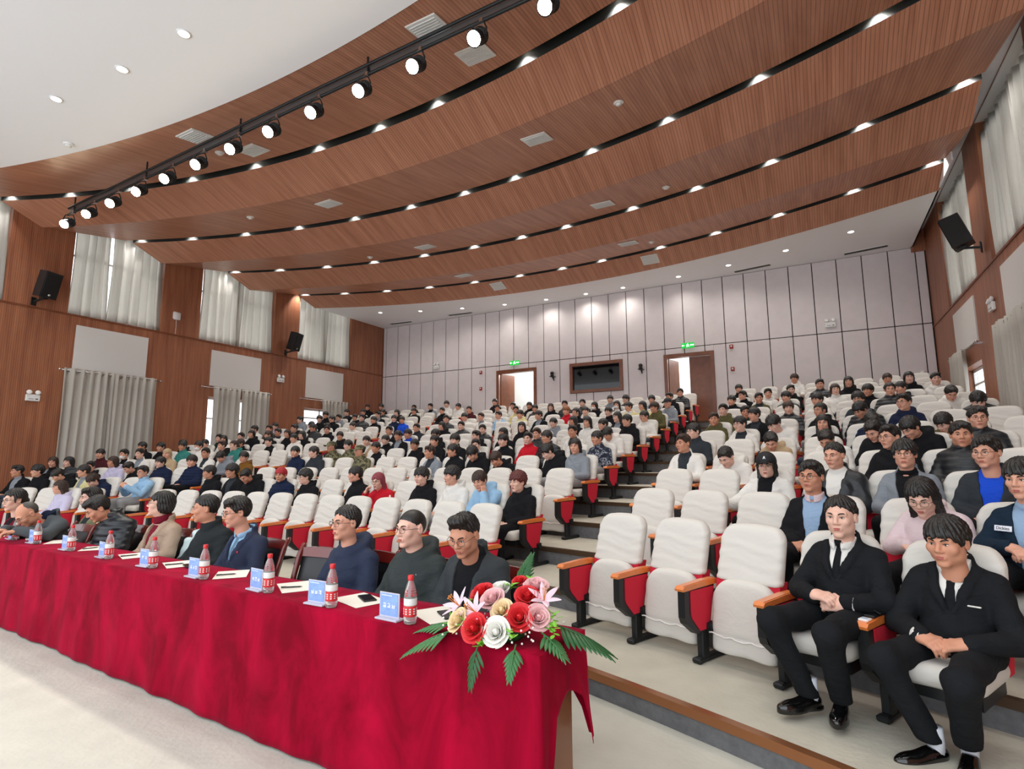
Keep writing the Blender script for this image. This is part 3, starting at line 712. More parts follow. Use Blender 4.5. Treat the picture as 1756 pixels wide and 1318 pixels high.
def nets(g, F):
    F = np.broadcast_to(F, g.n).astype(np.float32)
    s = F < 0; n0, n1, n2 = g.n
    off = [(i, j, k) for i in (0, 1) for j in (0, 1) for k in (0, 1)]
    cnt = np.zeros((n0-1, n1-1, n2-1), np.int8)
    for i, j, k in off: cnt += s[i:n0-1+i, j:n1-1+j, k:n2-1+k]
    I, J, K = np.nonzero((cnt > 0) & (cnt < 8))
    idx = -np.ones(cnt.shape, np.int32); idx[I, J, K] = np.arange(len(I))
    c = {o: F[I+o[0], J+o[1], K+o[2]] for o in off}
    acc = np.zeros((len(I), 3), np.float32); m = np.zeros(len(I), np.float32)
    for o in off:
        for ax in range(3):
            if o[ax]: continue
            o2 = list(o); o2[ax] = 1; o2 = tuple(o2)
            cr = (c[o] < 0) != (c[o2] < 0); t = np.where(cr, c[o]/(c[o]-c[o2]+1e-12), 0)
            for q in range(3): acc[:, q] += np.where(cr, o[q]+(t if q == ax else 0), 0)
            m += cr
    V = g.lo+g.h*(np.stack([I, J, K], 1)+acc/m[:, None])
    Q = []
    for ax in range(3):
        a = [slice(None)]*3; b_ = [slice(None)]*3; a[ax] = slice(0, -1); b_[ax] = slice(1, None)
        sa, sb = s[tuple(a)], s[tuple(b_)]
        P = np.array(np.nonzero(sa != sb)); u, w = (ax+1) % 3, (ax+2) % 3
        ok = (P[u] > 0) & (P[w] > 0) & (P[u] < g.n[u]-1) & (P[w] < g.n[w]-1); P = P[:, ok]
        def cell(du, dw):
            q = P.copy(); q[u] -= du; q[w] -= dw; return idx[q[0], q[1], q[2]]
        quad = np.stack([cell(1, 1), cell(0, 1), cell(0, 0), cell(1, 0)], 1)
        flip = ~sa[tuple(P)]; quad[flip] = quad[flip][:, ::-1]
        Q.append(quad)
    return V, np.concatenate(Q)
def nmesh(name, g, F, mats): V, Q = nets(g, F); return mk_mesh(name, V, Q, mats, True)

# ------------------------------------------------------------------ auditorium seats
def seat_meshes(h):
    R = {}
    # covered backrest, reclined
    g = G((-.28, .08, .48), (.28, .52, .98), h); rc = math.atan(.33)
    yc = .235+(g.z-.56)*.33
    wz = .236-.010*(g.z-.55)
    top = .945-.028*(np.abs(g.x)/.235)**2-.05*np.clip((np.abs(g.x)-.15)/.085, 0, 1)**2
    d = np.maximum(np.abs(g.x)-wz, np.abs(g.y-yc)-.05)
    d = smax(smax(np.abs(g.x)-wz, np.abs(g.y-yc)*.95-.048, .05), g.z-top, .05)
    d = smax(d, .552-g.z, .02)
    wr = .0022*(np.sin(g.z*70+2*np.sin(g.x*7)+3*g.x)+.6*np.sin(g.z*118-4*g.x+3*np.sin(g.x*13)))*np.clip((.92-g.z)/.1, 0, 1)*(g.y < yc)
    R['backrest'] = nmesh('backrest', g, d+wr, 'cover')
    # red lower back pad
    b = MB(); b.prism([(.17, .34), (.25, .34), (.32, .58), (.205, .58)], -.228, .228); R['back_pad'] = b.mesh('back_pad', 'seat_red')
    # folded cushion, standing up
    g = G((-.27, .02, .05), (.27, .26, .61), h)
    yf = .07+(g.z-.08)*.12
    top = .574-.035*(np.abs(g.x)/.23)**2-.07*np.clip((np.abs(g.x)-.12)/.11, 0, 1)**2
    d = smax(smax(np.abs(g.x)-.232, np.maximum(yf-g.y, g.y-yf-.105), .05), g.z-top, .05)
    d = smax(d, .085-g.z, .03)
    d = d+.006*np.exp(-((g.z-.205)/.012)**2)+.003*np.sin(g.x*24+g.z*10)*(g.z < .2)
    R['cushion_up'] = nmesh('seat_cushion', g, d, 'cover')
    b = MB(); b.tube([(-.232+.464*i/24, .075+.006*math.sin(i*1.7), .205+.006*math.sin(i*.9)-.012*math.sin(i/24*math.pi)) for i in range(25)], .0055, 6); R['cord'] = b.mesh('elastic_cord', 'cover_cord', True)
    # lowered cushion
    g = G((-.27, -.30, .27), (.27, .26, .47), h)
    d = smax(smax(np.abs(g.x)-.232, np.maximum(-.235-g.y, g.y-.22), .06), np.abs(g.z-.365+.03*(g.y < -.1)*0)-.055, .06)
    d = d+.004*np.sin(g.x*30)*np.clip((-.18-g.y)/.06, 0, 1)
    R['cushion_dn'] = nmesh('seat_cushion', g, d, 'cover')
    b = MB(); b.bbox((-.2, -.16, .25), (.2, .2, .32)); R['pan'] = b.mesh('seat_pan', 'black_plastic')
    # armrest pad, side panel, insert, leg; modelled round x = 0
    b = MB()
    prof = [(-.185, .505), (-.19, .52), (-.17, .537), (.1, .548), (.23, .546), (.25, .53), (.24, .512), (0, .51)]
    b.prism(prof, -.034, .034); b.prism([(q[0]*.985, q[1]+(.004 if q[1] > .52 else .002)) for q in prof], -.024, .024); R['arm'] = b.mesh('armrest', 'arm_wood')
    b = MB(); b.prism([(-.165, .508), (-.168, .33), (-.15, .29), (-.03, .205), (.1, .205), (.135, .24), (.205, .508)], -.027, .027); b.bbox((-.17, -.0, .47), (-.168, .0, .472)); R['panel'] = b.mesh('side_panel', 'black_plastic')
    b = MB()
    for s_ in (-1, 1): b.prism([(-.10, .50), (-.10, .34), (-.085, .31), (.0, .222), (.09, .222), (.12, .25), (.192, .50)], s_*.026, s_*.033)
    R['insert'] = b.mesh('panel_insert', 'seat_red')
    b = MB(); b.bev((0, .075, .13), (.05, .085, .26), .008); b.bev((0, .175, .02), (.06, .36, .04), .012); b.bev((0, -.0, .02), (.07, .05, .035), .01)
    b.cyl((-.05, .1, .235), (.05, .1, .235), .026, n=12); b.prism([(.075, .26), (.13, .27), (.14, .215), (.09, .20)], -.062, .062)
    R['leg'] = b.mesh('leg', 'black_metal')
    return R
SM = seat_meshes(.014)
def make_seat(kind, ends, detail):
    t = thing('auditorium_seat', 'x', 'seat')
    put('backrest', SM['backrest'], t); put('back_pad', SM['back_pad'], t)
    if kind == 'up':
        c = put('seat_cushion', SM['cushion_up'], t)
        if detail: put('elastic_cord', SM['cord'], c)
    else:
        put('seat_cushion', SM['cushion_dn'], t); put('seat_pan', SM['pan'], t)
    for s_ in ([-1] if not ends else [-1, 1]):
        M = Matrix.Translation((s_*PITCHX/2, 0, 0))
        put('armrest', SM['arm'], t, M=M); p = put('side_panel', SM['panel'], t, M=M); put('panel_insert', SM['insert'], p)
        put('leg', SM['leg'], t, M=M)
    return t
def seat_frames(k):
    R = Rk(k); out = []
    for name, x0, n, sg in (('M', -3.0, 13, -1), ('R', -1.87, 8, 1), ('L', -11.5, 8, -1)):
        th = math.asin((x0-XC)/R)
        for i in range(n):
            t = th+sg*(i+.5)*PITCHX/R
            out.append((name, i, Vector((XC+R*math.sin(t), y0(k)-R*(1-math.cos(t)), ZF[k-1])), -t))
    return out
def px_of(p):
    c = cam.matrix_world.inverted() @ Vector(p)
    return (878+CAM_F*c.x/-c.z, 659-CAM_F*c.y/-c.z) if c.z < -.1 else (-9999, -9999)
BLK = {'M': 'middle block', 'R': 'right block', 'L': 'left block'}
FROM = {'M': 'from right aisle', 'R': 'from aisle', 'L': 'from aisle'}
# ------------------------------------------------------------------ people: heads, hair, hands, clothes
def cat_mesh(parts):
    """join (V, F, material index) pieces"""
    V = []; F = []; mi = []; n = 0
    for v, f, m in parts:
        v = np.asarray(v, np.float32); V.append(v)
        F += [tuple(int(i)+n for i in q) for q in f]; mi += [m]*len(f); n += len(v)
    return np.concatenate(V), F, mi
def tf(M, V):
    A = np.array(M); V = np.asarray(V, np.float32)
    return V @ A[:3, :3].T+A[:3, 3]
FACE = {'a': dict(w=1, jaw=1, cheek=0, nose=1), 'b': dict(w=1.06, jaw=1.12, cheek=.006, nose=1.08), 'c': dict(w=.97, jaw=.9, cheek=.002, nose=.85)}
def head_sdf(g, k):
    p = FACE[k]; w = p['w']
    d = f_ell(g, (0, .014, .030), (.076*w, .094, .087))
    d = smin(d, f_ell(g, (0, -.024, -.034), (.061*w, .068, .084)), .03)
    for s in (-1, 1):
        d = smin(d, f_ell(g, (s*.046*p['jaw'], -.004, -.062), (.019, .036, .028)), .03)
        d = smin(d, f_ell(g, (s*.041*w, -.063, -.020), (.021+p['cheek'], .022, .019+p['cheek'])), .025)
        d = smin(d, f_cap(g, (s*.012, -.088, .023), (s*.046, -.074, .024), .009, .008), .02)
    d = smin(d, f_ell(g, (0, -.072, -.101), (.023*p['jaw'], .017, .015)), .028)
    for s in (-1, 1): d = smax(d, -f_ell(g, (s*.031, -.103, .004), (.021, .016, .0125)), .014)
    d = smin(d, f_cap(g, (0, -.088, .014), (0, -.107*1.0, -.024), .0075, .0115*p['nose']), .012)
    for s in (-1, 1): d = smin(d, f_ell(g, (s*.0125, -.097, -.030), (.0085*p['nose'], .010, .0075)), .008)
    d = smin(d, f_ell(g, (0, -.087, -.063), (.025, .011, .014)), .012)
    d = smax(d, -f_cap(g, (-.021, -.094, -.0615), (.021, -.094, -.0615), .0022), .006)
    d = smax(d, -f_cap(g, (-.016, -.102, -.081), (.016, -.102, -.081), .007), .012)
    for s in (-1, 1):
        e = f_ell(g, (s*.079*w, .010, -.004), (.010, .020, .031)); e = smax(e, -f_ell(g, (s*.088*w, .004, .0), (.007, .010, .017)), .006)
        d = smin(d, e, .008)
    d = smin(d, f_cap(g, (0, .018, -.06), (0, .040, -.19), .052*w, .058*w), .03)
    return d
_hc = {}
def head_parts(k, h):
    if (k, h) in _hc: return _hc[(k, h)]
    g = G((-.11, -.13, -.2), (.11, .125, .135), h); V, Q = nets(g, head_sdf(g, k)); P = [(V, Q, 0)]
    b = MB(); e = MB(); w = FACE[k]['w']
    for s in (-1, 1):
        e.ell((s*.031, -.0835, .0035), (.0125, .0065, .0048), 10, 6); b.ell((s*.031, -.0882, .0035), (.0052, .0025, .0046), 8, 6)
        b.tube([(s*.0185, -.089, .003), (s*.025, -.0915, .0085), (s*.034, -.0895, .0095), (s*.0435, -.083, .0065)], [.0012, .0019, .0019, .0012], 5)
        b.tube([(s*.015, -.0985, .0225), (s*.026, -.0965, .0285), (s*.040, -.0875, .0290), (s*.050, -.077, .0235)], [.0030, .0042, .0036, .0015], 5)
    l = MB(); l.ell((0, -.0955, -.0582), (.0205, .0055, .0042), 10, 6); l.ell((0, -.0950, -.0662), (.0175, .0062, .0052), 10, 6)
    P += [(e.v, e.f, 2), (b.v, b.f, 3), (l.v, l.f, 1)]
    _hc[(k, h)] = P
    return P
def hair_sdf(g, kind):
    a = np.arctan2(g.x, -(g.y-.01)); rnd = .0035*np.sin(a*23+8*g.z*10)+.003*np.sin(a*41+g.z*55+g.y*60)
    sk = lambda t, up=0: f_ell(g, (0, .016, .030+up), (.076+t, .094+t, .087+t))
    if kind == 'buzz':
        d = sk(.005); cut = smax(-(g.z-.052-.05*np.clip(-g.x*0, 0, 1)+.55*np.clip(g.y+.055, 0, .08)*1.0), (g.y-.03), .01)
        d = smax(d, -(g.z-(.062-.85*np.clip(g.y+.07, 0, .15))), .01)
    elif kind == 'bald':
        d = sk(.004); d = smax(d, .005-.55*np.clip(.05-g.z, 0, .2)-g.y, .01); d = smax(d, -.02-.5*np.clip(g.y, 0, .1)-g.z, .01); d = smax(d, -f_ell(g, (0, -.045, .1), (.05, .075, .06)), .01)
    elif kind in ('fringe', 'curly', 'part', 'quiff', 'crop'):
        t = {'fringe': .021, 'curly': .028, 'part': .016, 'quiff': .012, 'crop': .010}[kind]; up = {'fringe': .006, 'curly': .012, 'part': .008, 'quiff': .008, 'crop': .004}[kind]
        d = sk(t, up)
        if kind == 'quiff': d = smin(d, f_ell(g, (.0, -.055, .118), (.058, .045, .030)), .03)
        if kind == 'part': d = smin(d, f_ell(g, (.025, -.06, .098), (.055, .04, .028)), .03)
        if kind == 'curly': rnd = rnd+.008*np.sin(g.x*150+1)*np.sin(g.y*150)*np.sin(g.z*140)
        hl = {'fringe': .034, 'curly': .040, 'part': .052, 'quiff': .080, 'crop': .070}[kind]     # fringe height on forehead
        hl = hl+.010*np.sin(a*13+1)*.6+(.02*np.sin(a*2.2+.6) if kind == 'part' else 0)
        side = {'fringe': -.012, 'curly': .0, 'part': .0, 'quiff': .030, 'crop': .026}[kind]
        nape = {'fringe': -.075, 'curly': -.07, 'part': -.07, 'quiff': -.06, 'crop': -.06}[kind]
        f = np.clip((g.y+.075)/.05, 0, 1); b_ = np.clip((g.y-.005)/.04, 0, 1)
        low = hl*(1-f)+side*f; low = low*(1-b_)+nape*b_
        # leave ears free
        low = np.maximum(low, np.where((np.abs(g.y-.008) < .026) & (np.abs(g.x) > .06), .020, -1))
        d = smax(d, low-g.z, .012)
    elif kind in ('bob', 'long', 'tied'):
        d = sk(.017, .005)
        if kind == 'long':
            for s in (-1, 1): d = smin(d, f_cap(g, (s*.062, .03, -.02), (s*.075, .055, -.21), .036, .03), .04)
            d = smin(d, f_cap(g, (0, .07, -.02), (0, .095, -.21), .06, .045), .04)
        elif kind == 'bob':
            for s in (-1, 1): d = smin(d, f_ell(g, (s*.058, .035, -.035), (.036, .055, .05)), .03)
            d = smin(d, f_ell(g, (0, .075, -.02), (.06, .045, .07)), .03)
        else:
            d = smin(d, f_ell(g, (0, .115, -.02), (.035, .035, .035)), .03)
        hl = (.050 if kind != 'tied' else .068)+.03*np.abs(g.x)/.05*-.4+.008*np.sin(a*9)
        f = np.clip((g.y+.040)/.035, 0, 1); low = hl*(1-f)+(-.6)*f
        if kind == 'tied': low = np.where(g.y > -.02, np.maximum(-.04, low), low); low = np.maximum(low, np.where((np.abs(g.y-.008) < .03) & (np.abs(g.x) > .06), .018, -1))
        d = smax(d, low-g.z, .014)
        if kind == 'long': d = smax(d, -f_ell(g, (0, -.075, -.07), (.076, .095, .11)), .012)
        if kind == 'bob': d = smax(d, -f_ell(g, (0, -.07, -.06), (.074, .095, .1)), .012)
    return d+rnd*(.12 if kind in ('buzz', 'bald') else 1)
_hm = {}
def hair_mesh(kind, h):
    if (kind, h) not in _hm:
        g = G((-.13, -.135, -.26 if kind == 'long' else -.12), (.13, .17, .17), h); _hm[(kind, h)] = nmesh('hair', g, hair_sdf(g, kind), 'hair_black')
    return _hm[(kind, h)]
def cap_mesh(kind):
    if kind not in _hm:
        g = G((-.13, -.22, -.01), (.13, .16, .18), .006)
        d = f_ell(g, (0, .014, .044), (.101, .119, .108 if kind == 'cap' else .092)); d = smax(d, -f_ell(g, (0, .014, .036), (.094, .112, .098)), .004); d = smax(d, .035-.1*(g.y+.06)-g.z, .006)
        if kind == 'army': d = smin(d, smax(f_ell(g, (0, .014, .06), (.104, .121, .07)), np.abs(g.z-.085)-.03, .01), .01)
        br = smax(smax(f_ell(g, (0, -.11, .037), (.086, .092, .2)), np.abs(g.z-.037+(.35*(g.x**2)/.08)+.12*(g.y+.1))-.004, .004), g.y+.085, .01)
        _hm[kind] = nmesh('cap', g, smin(d, br, .006), 'cap_black' if kind == 'cap' else 'camo')
    return _hm[kind]
mat('cap_black', '15161A', rough=.7)
def camo(name, cols):
    m = mat(name, cols[1], rough=.85); nt = m.node_tree; p = nt.nodes['Principled BSDF']
    tc = nt.nodes.new('ShaderNodeTexCoord'); nz = nt.nodes.new('ShaderNodeTexNoise'); nz.inputs['Scale'].default_value = 16; nz.inputs['Detail'].default_value = 3
    cr = nt.nodes.new('ShaderNodeValToRGB'); cr.color_ramp.interpolation = 'CONSTANT'
    e = cr.color_ramp.elements; e[0].color = (*rgb(cols[0]), 1); e[1].position = .44; e[1].color = (*rgb(cols[1]), 1)
    for q, c in ((.52, cols[2]), (.6, cols[3])): n = e.new(q); n.color = (*rgb(c), 1)
    nt.links.new(tc.outputs['Object'], nz.inputs['Vector']); nt.links.new(nz.outputs[0], cr.inputs[0]); nt.links.new(cr.outputs[0], p.inputs['Base Color'])
camo('camo', ['3C3A2A', '6B6748', '8C8464', '4E5A3C']); camo('camo_navy', ['1A2030', '2A3246', '9AA0AA', '1A2030'])
def glasses_mesh(fr='glass_frame'):
    k = 'glasses'+fr
    if k not in _hm:
        b = MB()
        for s in (-1, 1):
            b.tube([(s*(.033+.0235*math.copysign(abs(math.cos(t))**.7, math.cos(t))), -.107+.006*abs(math.cos(t))*(1 if math.cos(t) > 0 else 0), .001+.0175*math.copysign(abs(math.sin(t))**.8, math.sin(t))) for t in [2*math.pi*i/18 for i in range(19)]], .0014, 5)
            b.tube([(s*.0565, -.101, .006), (s*.071, -.085, .008), (s*.083, -.02, .006), (s*.084, .012, .0)], .0015, 5)
        b.tube([(-.0095, -.107, .005), (0, -.110, .007), (.0095, -.107, .005)], .0014, 5)
        _hm[k] = b.mesh('glasses', fr, True)
    return _hm[k]
def mask_mesh():
    if 'mask' not in _hm:
        g = G((-.1, -.14, -.13), (.1, .05, .02), .006); d = f_ell(g, (0, -.03, -.058), (.068, .082, .058)); d = smax(d, g.y+.02, .01); d = smax(d, g.z+.012, .01)
        _hm['mask'] = nmesh('face_mask', g, d, 'white_plastic')
    return _hm['mask']
def head_mat(hc, yaw=0, pitch=0, roll=0):
    piv = Vector((0, .03, -.12))
    return Matrix.Translation(Vector(hc)+piv) @ Matrix.Rotation(math.radians(yaw), 4, 'Z') @ Matrix.Rotation(math.radians(roll), 4, 'Y') @ Matrix.Rotation(math.radians(pitch), 4, 'X') @ Matrix.Translation(-piv)

# hand: wrist at origin, fingers along -y, palm down, thumb on +x for side = +1
_hands = {}
def hand_parts(curl, side, h=.0045):
    k = (curl, side, h)
    if k in _hands: return _hands[k]
    g = G((-.075, -.2, -.1), (.075, .05, .05), h)
    d = f_box(g, (0, -.048, 0), (.040, .044, .013), .012); d = smin(d, f_cap(g, (0, .04, 0), (0, -.01, 0), .026, .028), .03)
    for i, (x, L, dz) in enumerate(((.030, .066, 0), (.0105, .074, .002), (-.0095, .069, .001), (-.029, .054, -.002))):
        x *= side; p = np.array([x, -.085, dz]); an = curl*.6
        for j, (f_, r) in enumerate(((.45, .0092), (.32, .0083), (.26, .0074))):
            q = p+np.array([x*.12*L/.07, -math.cos(an), -math.sin(an)])*L*f_; d = smin(d, f_cap(g, tuple(p), tuple(q), r, r*.93), .006 if j else .012); p = q; an += curl*(.9 if j == 0 else .6)
    t = [(side*.034, -.018, -.004), (side*.056, -.050, -.014), (side*.056, -.078, -.022-.01*curl), (side*.048, -.10, -.026-.016*curl)]
    for a, b, r in zip(t, t[1:], (.0125, .0105, .0088)): d = smin(d, f_cap(g, a, b, r, r*.92), .008)
    V, Q = nets(g, d); _hands[k] = (V, Q, 0)
    return _hands[k]
def hand_at(wrist, dirv, palm, curl, side, h=.0045):
    y = -Vector(dirv).normalized(); z = -Vector(palm); z = (z-y*z.dot(y)).normalized(); x = y.cross(z)
    M = Matrix(((x.x, y.x, z.x, wrist[0]), (x.y, y.y, z.y, wrist[1]), (x.z, y.z, z.z, wrist[2]), (0, 0, 0, 1)))
    V, Q, m = hand_parts(curl, side, h)
    return (tf(M, V), Q, m)
def body_mesh(face, hm, hands, h, nb=(0, .19, .80), P=None):
    """head, neck, arms and hands as one connected skin"""
    P_ = [(tf(hm, v), f, m) for v, f, m in head_parts(face, h)]
    b = MB(); top = hm @ Vector((0, .035, -.15)); b.tube([nb, (Vector(nb)+top)/2+Vector((0, .004, 0)), top], [.066, .054, .052], 12); P_.append((b.v, b.f, 0))
    n0 = sum(len(p[0]) for p in P_[:-1]); hn = int(np.argmin(np.asarray(P_[0][0])[:, 2])); bridges = [(hn, n0+24, n0+25)]
    if hands:
        for i in (0, 1):
            a = MB(); sh, el = Vector(P['sh'][i]), Vector(P['el'][i]); wv = np.asarray(hands[i][0]); 
            wr = Vector(P['wr'][i]); a.tube([Vector(nb), (sh+Vector(nb))/2, sh, (sh+el)/2, el, (el+wr)/2, wr], [.03, .035, .036, .034, .032, .028, .024], 8)
            na = sum(len(p[0]) for p in P_); P_.append((a.v, a.f, 0)); nh = na+len(a.v); P_.append(hands[i])
            j = int(np.argmin(((wv-np.array(wr))**2).sum(1)))
            bridges += [(n0, na, na+1), (nh+j, na+48, na+49)]
    V, F, mi = cat_mesh(P_); F += bridges; mi += [0]*len(bridges)
    return mk_mesh('body', V, F, ['skin_a', 'lips', 'eye_white', 'eye_dark'], True, mi)

# clothes
POSE_LAP = dict(sh=[(-.150, .225, .780), (.150, .225, .780)], el=[(-.222, .13, .56), (.222, .13, .56)], wr=[(-.085, -.08, .535), (.085, -.08, .53)])
def arms_sdf(g, d, P, t, only=False, k=.024):
    for i in (0, 1):
        a = smin(f_cap(g, P['sh'][i], P['el'][i], .050+t, .044+t), f_cap(g, P['el'][i], P['wr'][i], .044+t, .032+t), .02)
        d = a if d is None else smin(d, a, k)
    return d
def torso_sdf(g, t, lean=0, fat=0, zb=.40):
    yy = lambda y, z: y+lean*(z-.45)
    d = f_ell(g, (0, .125, .47), (.160+t+fat, .135+t+fat, .125+t))
    d = smin(d, f_ell(g, (0, yy(.165, .6), .60), (.150+t+fat, .118+t+fat, .17+t)), .07)
    d = smin(d, f_ell(g, (0, yy(.20, .72), .725), (.158+t+fat*.5, .110+t+fat*.5, .13+t)), .07)
    for s_ in (-1, 1): d = smin(d, f_cap(g, (s_*.02, yy(.215, .82), .838), (s_*.128, yy(.22, .78), .788), .040+t, .046+t), .05)
    d = smin(d, f_cap(g, (0, yy(.205, .8), .82), (0, yy(.19, .86), .88), .060+t*.4, .054+t*.2), .05)
    return smax(d, zb-g.z, .03)
def ring(g, c, R, r, hz, tilt=0, sq=1.12):
    y = g.y-c[1]; z = g.z-c[2]-tilt*y; q = np.sqrt(g.x**2+(y/sq)**2)-R
    return np.sqrt(q*q+np.maximum(np.abs(z)-hz, 0)**2)-r
def folds(g, amp, s=0):
    return amp*(np.sin(g.z*52+7*np.sin(g.x*9+s)+g.y*21)*.6+np.sin(g.x*38+g.y*33+g.z*17+s)*.5)
GK = {}
def garment(kind, P=POSE_LAP, h=.0155, lean=0, fat=0, t=.014, seed=0, vz=.60, vw=.085, sleeves_apart=False, neck=None):
    """returns dict part -> mesh"""
    R = {}
    lo, hi = (-.36, -.32, .37), (.36, .42, .98)
    ws = P['wr']+P['el']; lo = (min(lo[0], min(w[0] for w in ws)-.09), min(w[1] for w in ws+[(0, -.02, 0)])-.10, min(.37, min(w[2] for w in ws)-.08)); hi = (max(hi[0], max(w[0] for w in ws)+.09), hi[1], max(hi[2], max(w[2] for w in ws)+.08))
    g = G(lo, hi, h); yy = lambda y, z: y+lean*(z-.45)
    if kind == 'puffer': t = t+.014
    T = torso_sdf(g, t, lean, fat)
    if sleeves_apart: d = T
    else: d = arms_sdf(g, T, P, t)
    nc = (0, yy(.185, .86), .885)
    if kind == 'hood':
        d = smin(d, ring(g, (0, yy(.22, .85), .868), .088, .034, .014, .42, 1.25), .02)
        d = smin(d, f_ell(g, (0, yy(.31, .83), .845), (.11, .05, .06)), .03)
    if kind in ('collar', 'open', 'puffer'):
        c = ring(g, (0, nc[1], .895), .068, .011, .028, .30, 1.15)
        if kind == 'open': c = smax(c, -smax(np.abs(g.x)-.045, g.y-(nc[1]-.02), .01), .01)
        d = smin(d, c, .02)
    if kind == 'crew': d = smin(d, ring(g, (0, nc[1], .882), .064, .011, .006, .3, 1.15), .015)
    if kind == 'turtle': d = smin(d, ring(g, (0, nc[1], .905), .062, .011, .03, .25, 1.12), .015)
    if kind in ('open', 'blazer', 'coat'):
        if kind == 'open': w = .03+.055*np.clip((g.z-.50)/.36, 0, 1)
        else:
            w = np.where(g.z > vz, vw*(g.z-vz)/(.90-vz), -.05)
        if kind != 'open':
            b_ = smax(ring(g, (0, nc[1]+.01, .888), .073, .012, .018, .3, 1.2), -(g.y-(nc[1]-.01)), .01); d = smin(d, b_, .015)
            # lapels: a raised leaf along each edge of the opening
            for s in (-1, 1):
                x = s*g.x-w-.020; lap = smax(np.abs(x)-.030*np.clip((g.z-vz)/.10, 0, 1), np.maximum(vz-.01-g.z, g.z-.88), .01); lap = smax(lap, T-.010, .006); lap = smax(lap, g.y-nc[1], .01)
                d = smin(d, lap, .004)
        cut = smax(np.abs(g.x)-w, g.y-(yy(.2, .7)), .01)
        d = smax(d, -cut, .006)
    q = folds(g, .0038 if kind not in ('blazer', 'coat') else .0042, seed)
    if kind == 'puffer': q = -.010*np.abs(np.sin(g.z*math.pi/.062+g.y*3))+.004
    if kind == 'coat': q = q*.6
    R['jacket'] = nmesh('jacket', g, d+q, 'cloth_K')
    if sleeves_apart: R['sleeves'] = nmesh('sleeves', g, arms_sdf(g, None, P, t+.004)+folds(g, .003, seed+2), 'cloth_W')
    if kind in ('open', 'blazer', 'letter', 'coat'):
        S = torso_sdf(g, t-.013, lean, fat-.002)
        if kind == 'blazer':
            c = ring(g, (0, nc[1]-.002, .884), .0655, .0075, .014, .42, 1.16); c = smax(c, -smax(np.abs(g.x)-.014-.5*np.clip(g.z-.875, 0, 1), g.y-(nc[1]-.03), .005), .004)
            if neck == 'turtle': c = ring(g, (0, nc[1], .905), .060, .011, .028, .25, 1.12)
            S = smin(S, c, .006)
        elif kind == 'open': S = smin(S, ring(g, (0, nc[1], .886), .060, .009, .008, .3, 1.14), .015)
        R['shirt'] = nmesh('shirt', g, S, 'cloth_W')
        zz = g.z[0, 0]; ix = int(round((0-lo[0])/h)); ys = g.y[0, :, 0]
        fy = lambda z: float(ys[np.argmax(S[ix, :, min(len(zz)-1, max(0, int(round((z-lo[2])/h))))] < 0)])-.004
        R['_front'] = fy
    return R
def tie_mesh(fy, z0=.56, z1=.864):
    b = MB(); n = 9; V = []
    zs_ = [z1+(z0-z1)*i/n for i in range(n+1)]; ys = [fy(z) for z in zs_]; ys = [np.mean(ys[max(0, i-1):i+2])-.006 for i in range(n+1)]
    for i, (z, y) in enumerate(zip(zs_, ys)):
        w = .015+.012*i/n
        V += [(-w, y+.004, z), (0, y-.004, z), (w, y+.004, z)]
    b.add(V, [(3*i+j, 3*i+j+1, 3*i+j+4, 3*i+j+3) for i in range(n) for j in (0, 1)])
    b.prism([(-.021, z1+.024), (.021, z1+.024), (.013, z1-.012), (-.013, z1-.012)], ys[0]-.014, ys[0]+.012, 1)
    return b.mesh('tie', 'cloth_K', True)
def trousers_mesh(knees, ankles, h=.016, r=1.0):
    allp = knees+ankles
    lo = (min(p[0] for p in allp+[(-.17, 0, 0)])-.1, min(p[1] for p in allp)-.1, min(p[2] for p in ankles)-.03); hi = (max(p[0] for p in allp+[(.17, 0, 0)])+.1, .34, .62)
    g = G(lo, hi, h); d = f_ell(g, (0, .14, .465), (.185, .14, .095))
    for i in (0, 1):
        s = (-1, 1)[i]; k, a = knees[i], ankles[i]
        d = smin(d, f_cap(g, (s*.095, .10, .465), k, .088*r, .068*r), .05); d = smin(d, f_cap(g, k, a, .066*r, .056*r), .03)
        d = smax(d, a[2]-.012-g.z, .008)
    return nmesh('trousers', g, d+folds(g, .0035, 1), 'cloth_K')
def shoe_mesh(h=.007):
    if 'shoe' not in _hm:
        g = G((-.06, -.2, -.0), (.06, .12, .13), h)
        d = f_ell(g, (0, -.095, .03), (.043, .095, .036)); d = smin(d, f_ell(g, (0, .015, .045), (.036, .075, .045)), .04); d = smax(d, .012-g.z, .008)
        so = smax(smin(f_ell(g, (0, -.09, .01), (.047, .10, .1)), f_ell(g, (0, .04, .01), (.036, .06, .1)), .03), np.abs(g.z-.012)-.010, .004)
        d = smin(d, so, .006); d = smax(d, -f_ell(g, (0, .03, .11), (.028, .045, .045)), .01)
        _hm['shoe'] = nmesh('shoe', g, d, 'shoe_black')
    return _hm['shoe']
CLOTH = dict(K='1A1B1E', N='1E2740', W='E6E4DE', G='878E96', GR='33383D', LB='96BDDD', B='2150D0', R='C41F2E', KH='5A5638', BR='7C5626', T='B8A080', Y='D9D09A', P='C9C4DE', MR='4B2128', DG='1E3A32', TE='3A8078',
             PK='DCC8CC', BG='B09A86', CH='2A2F31', SUIT='1C1E21', NV='1B2438', TEA='C9DAD9', OL='7E8260', MRN='741B2C', SW='93AECB', NB='1A2A3A')
for k_, c_ in CLOTH.items(): mat('cloth_'+k_, c_, rough=.9, spec=.15, bump='wrinkle', bstr=.5)
mat('cloth_puff', '1B2126', rough=.38, bump='wrinkle', bstr=.3); mat('cloth_jeans', '3A4658', rough=.9); mat('cloth_grey_tr', '9A9C9E', rough=.9)
MATS['cloth_CA'] = MATS['camo']; MATS['cloth_CN'] = MATS['camo_navy']
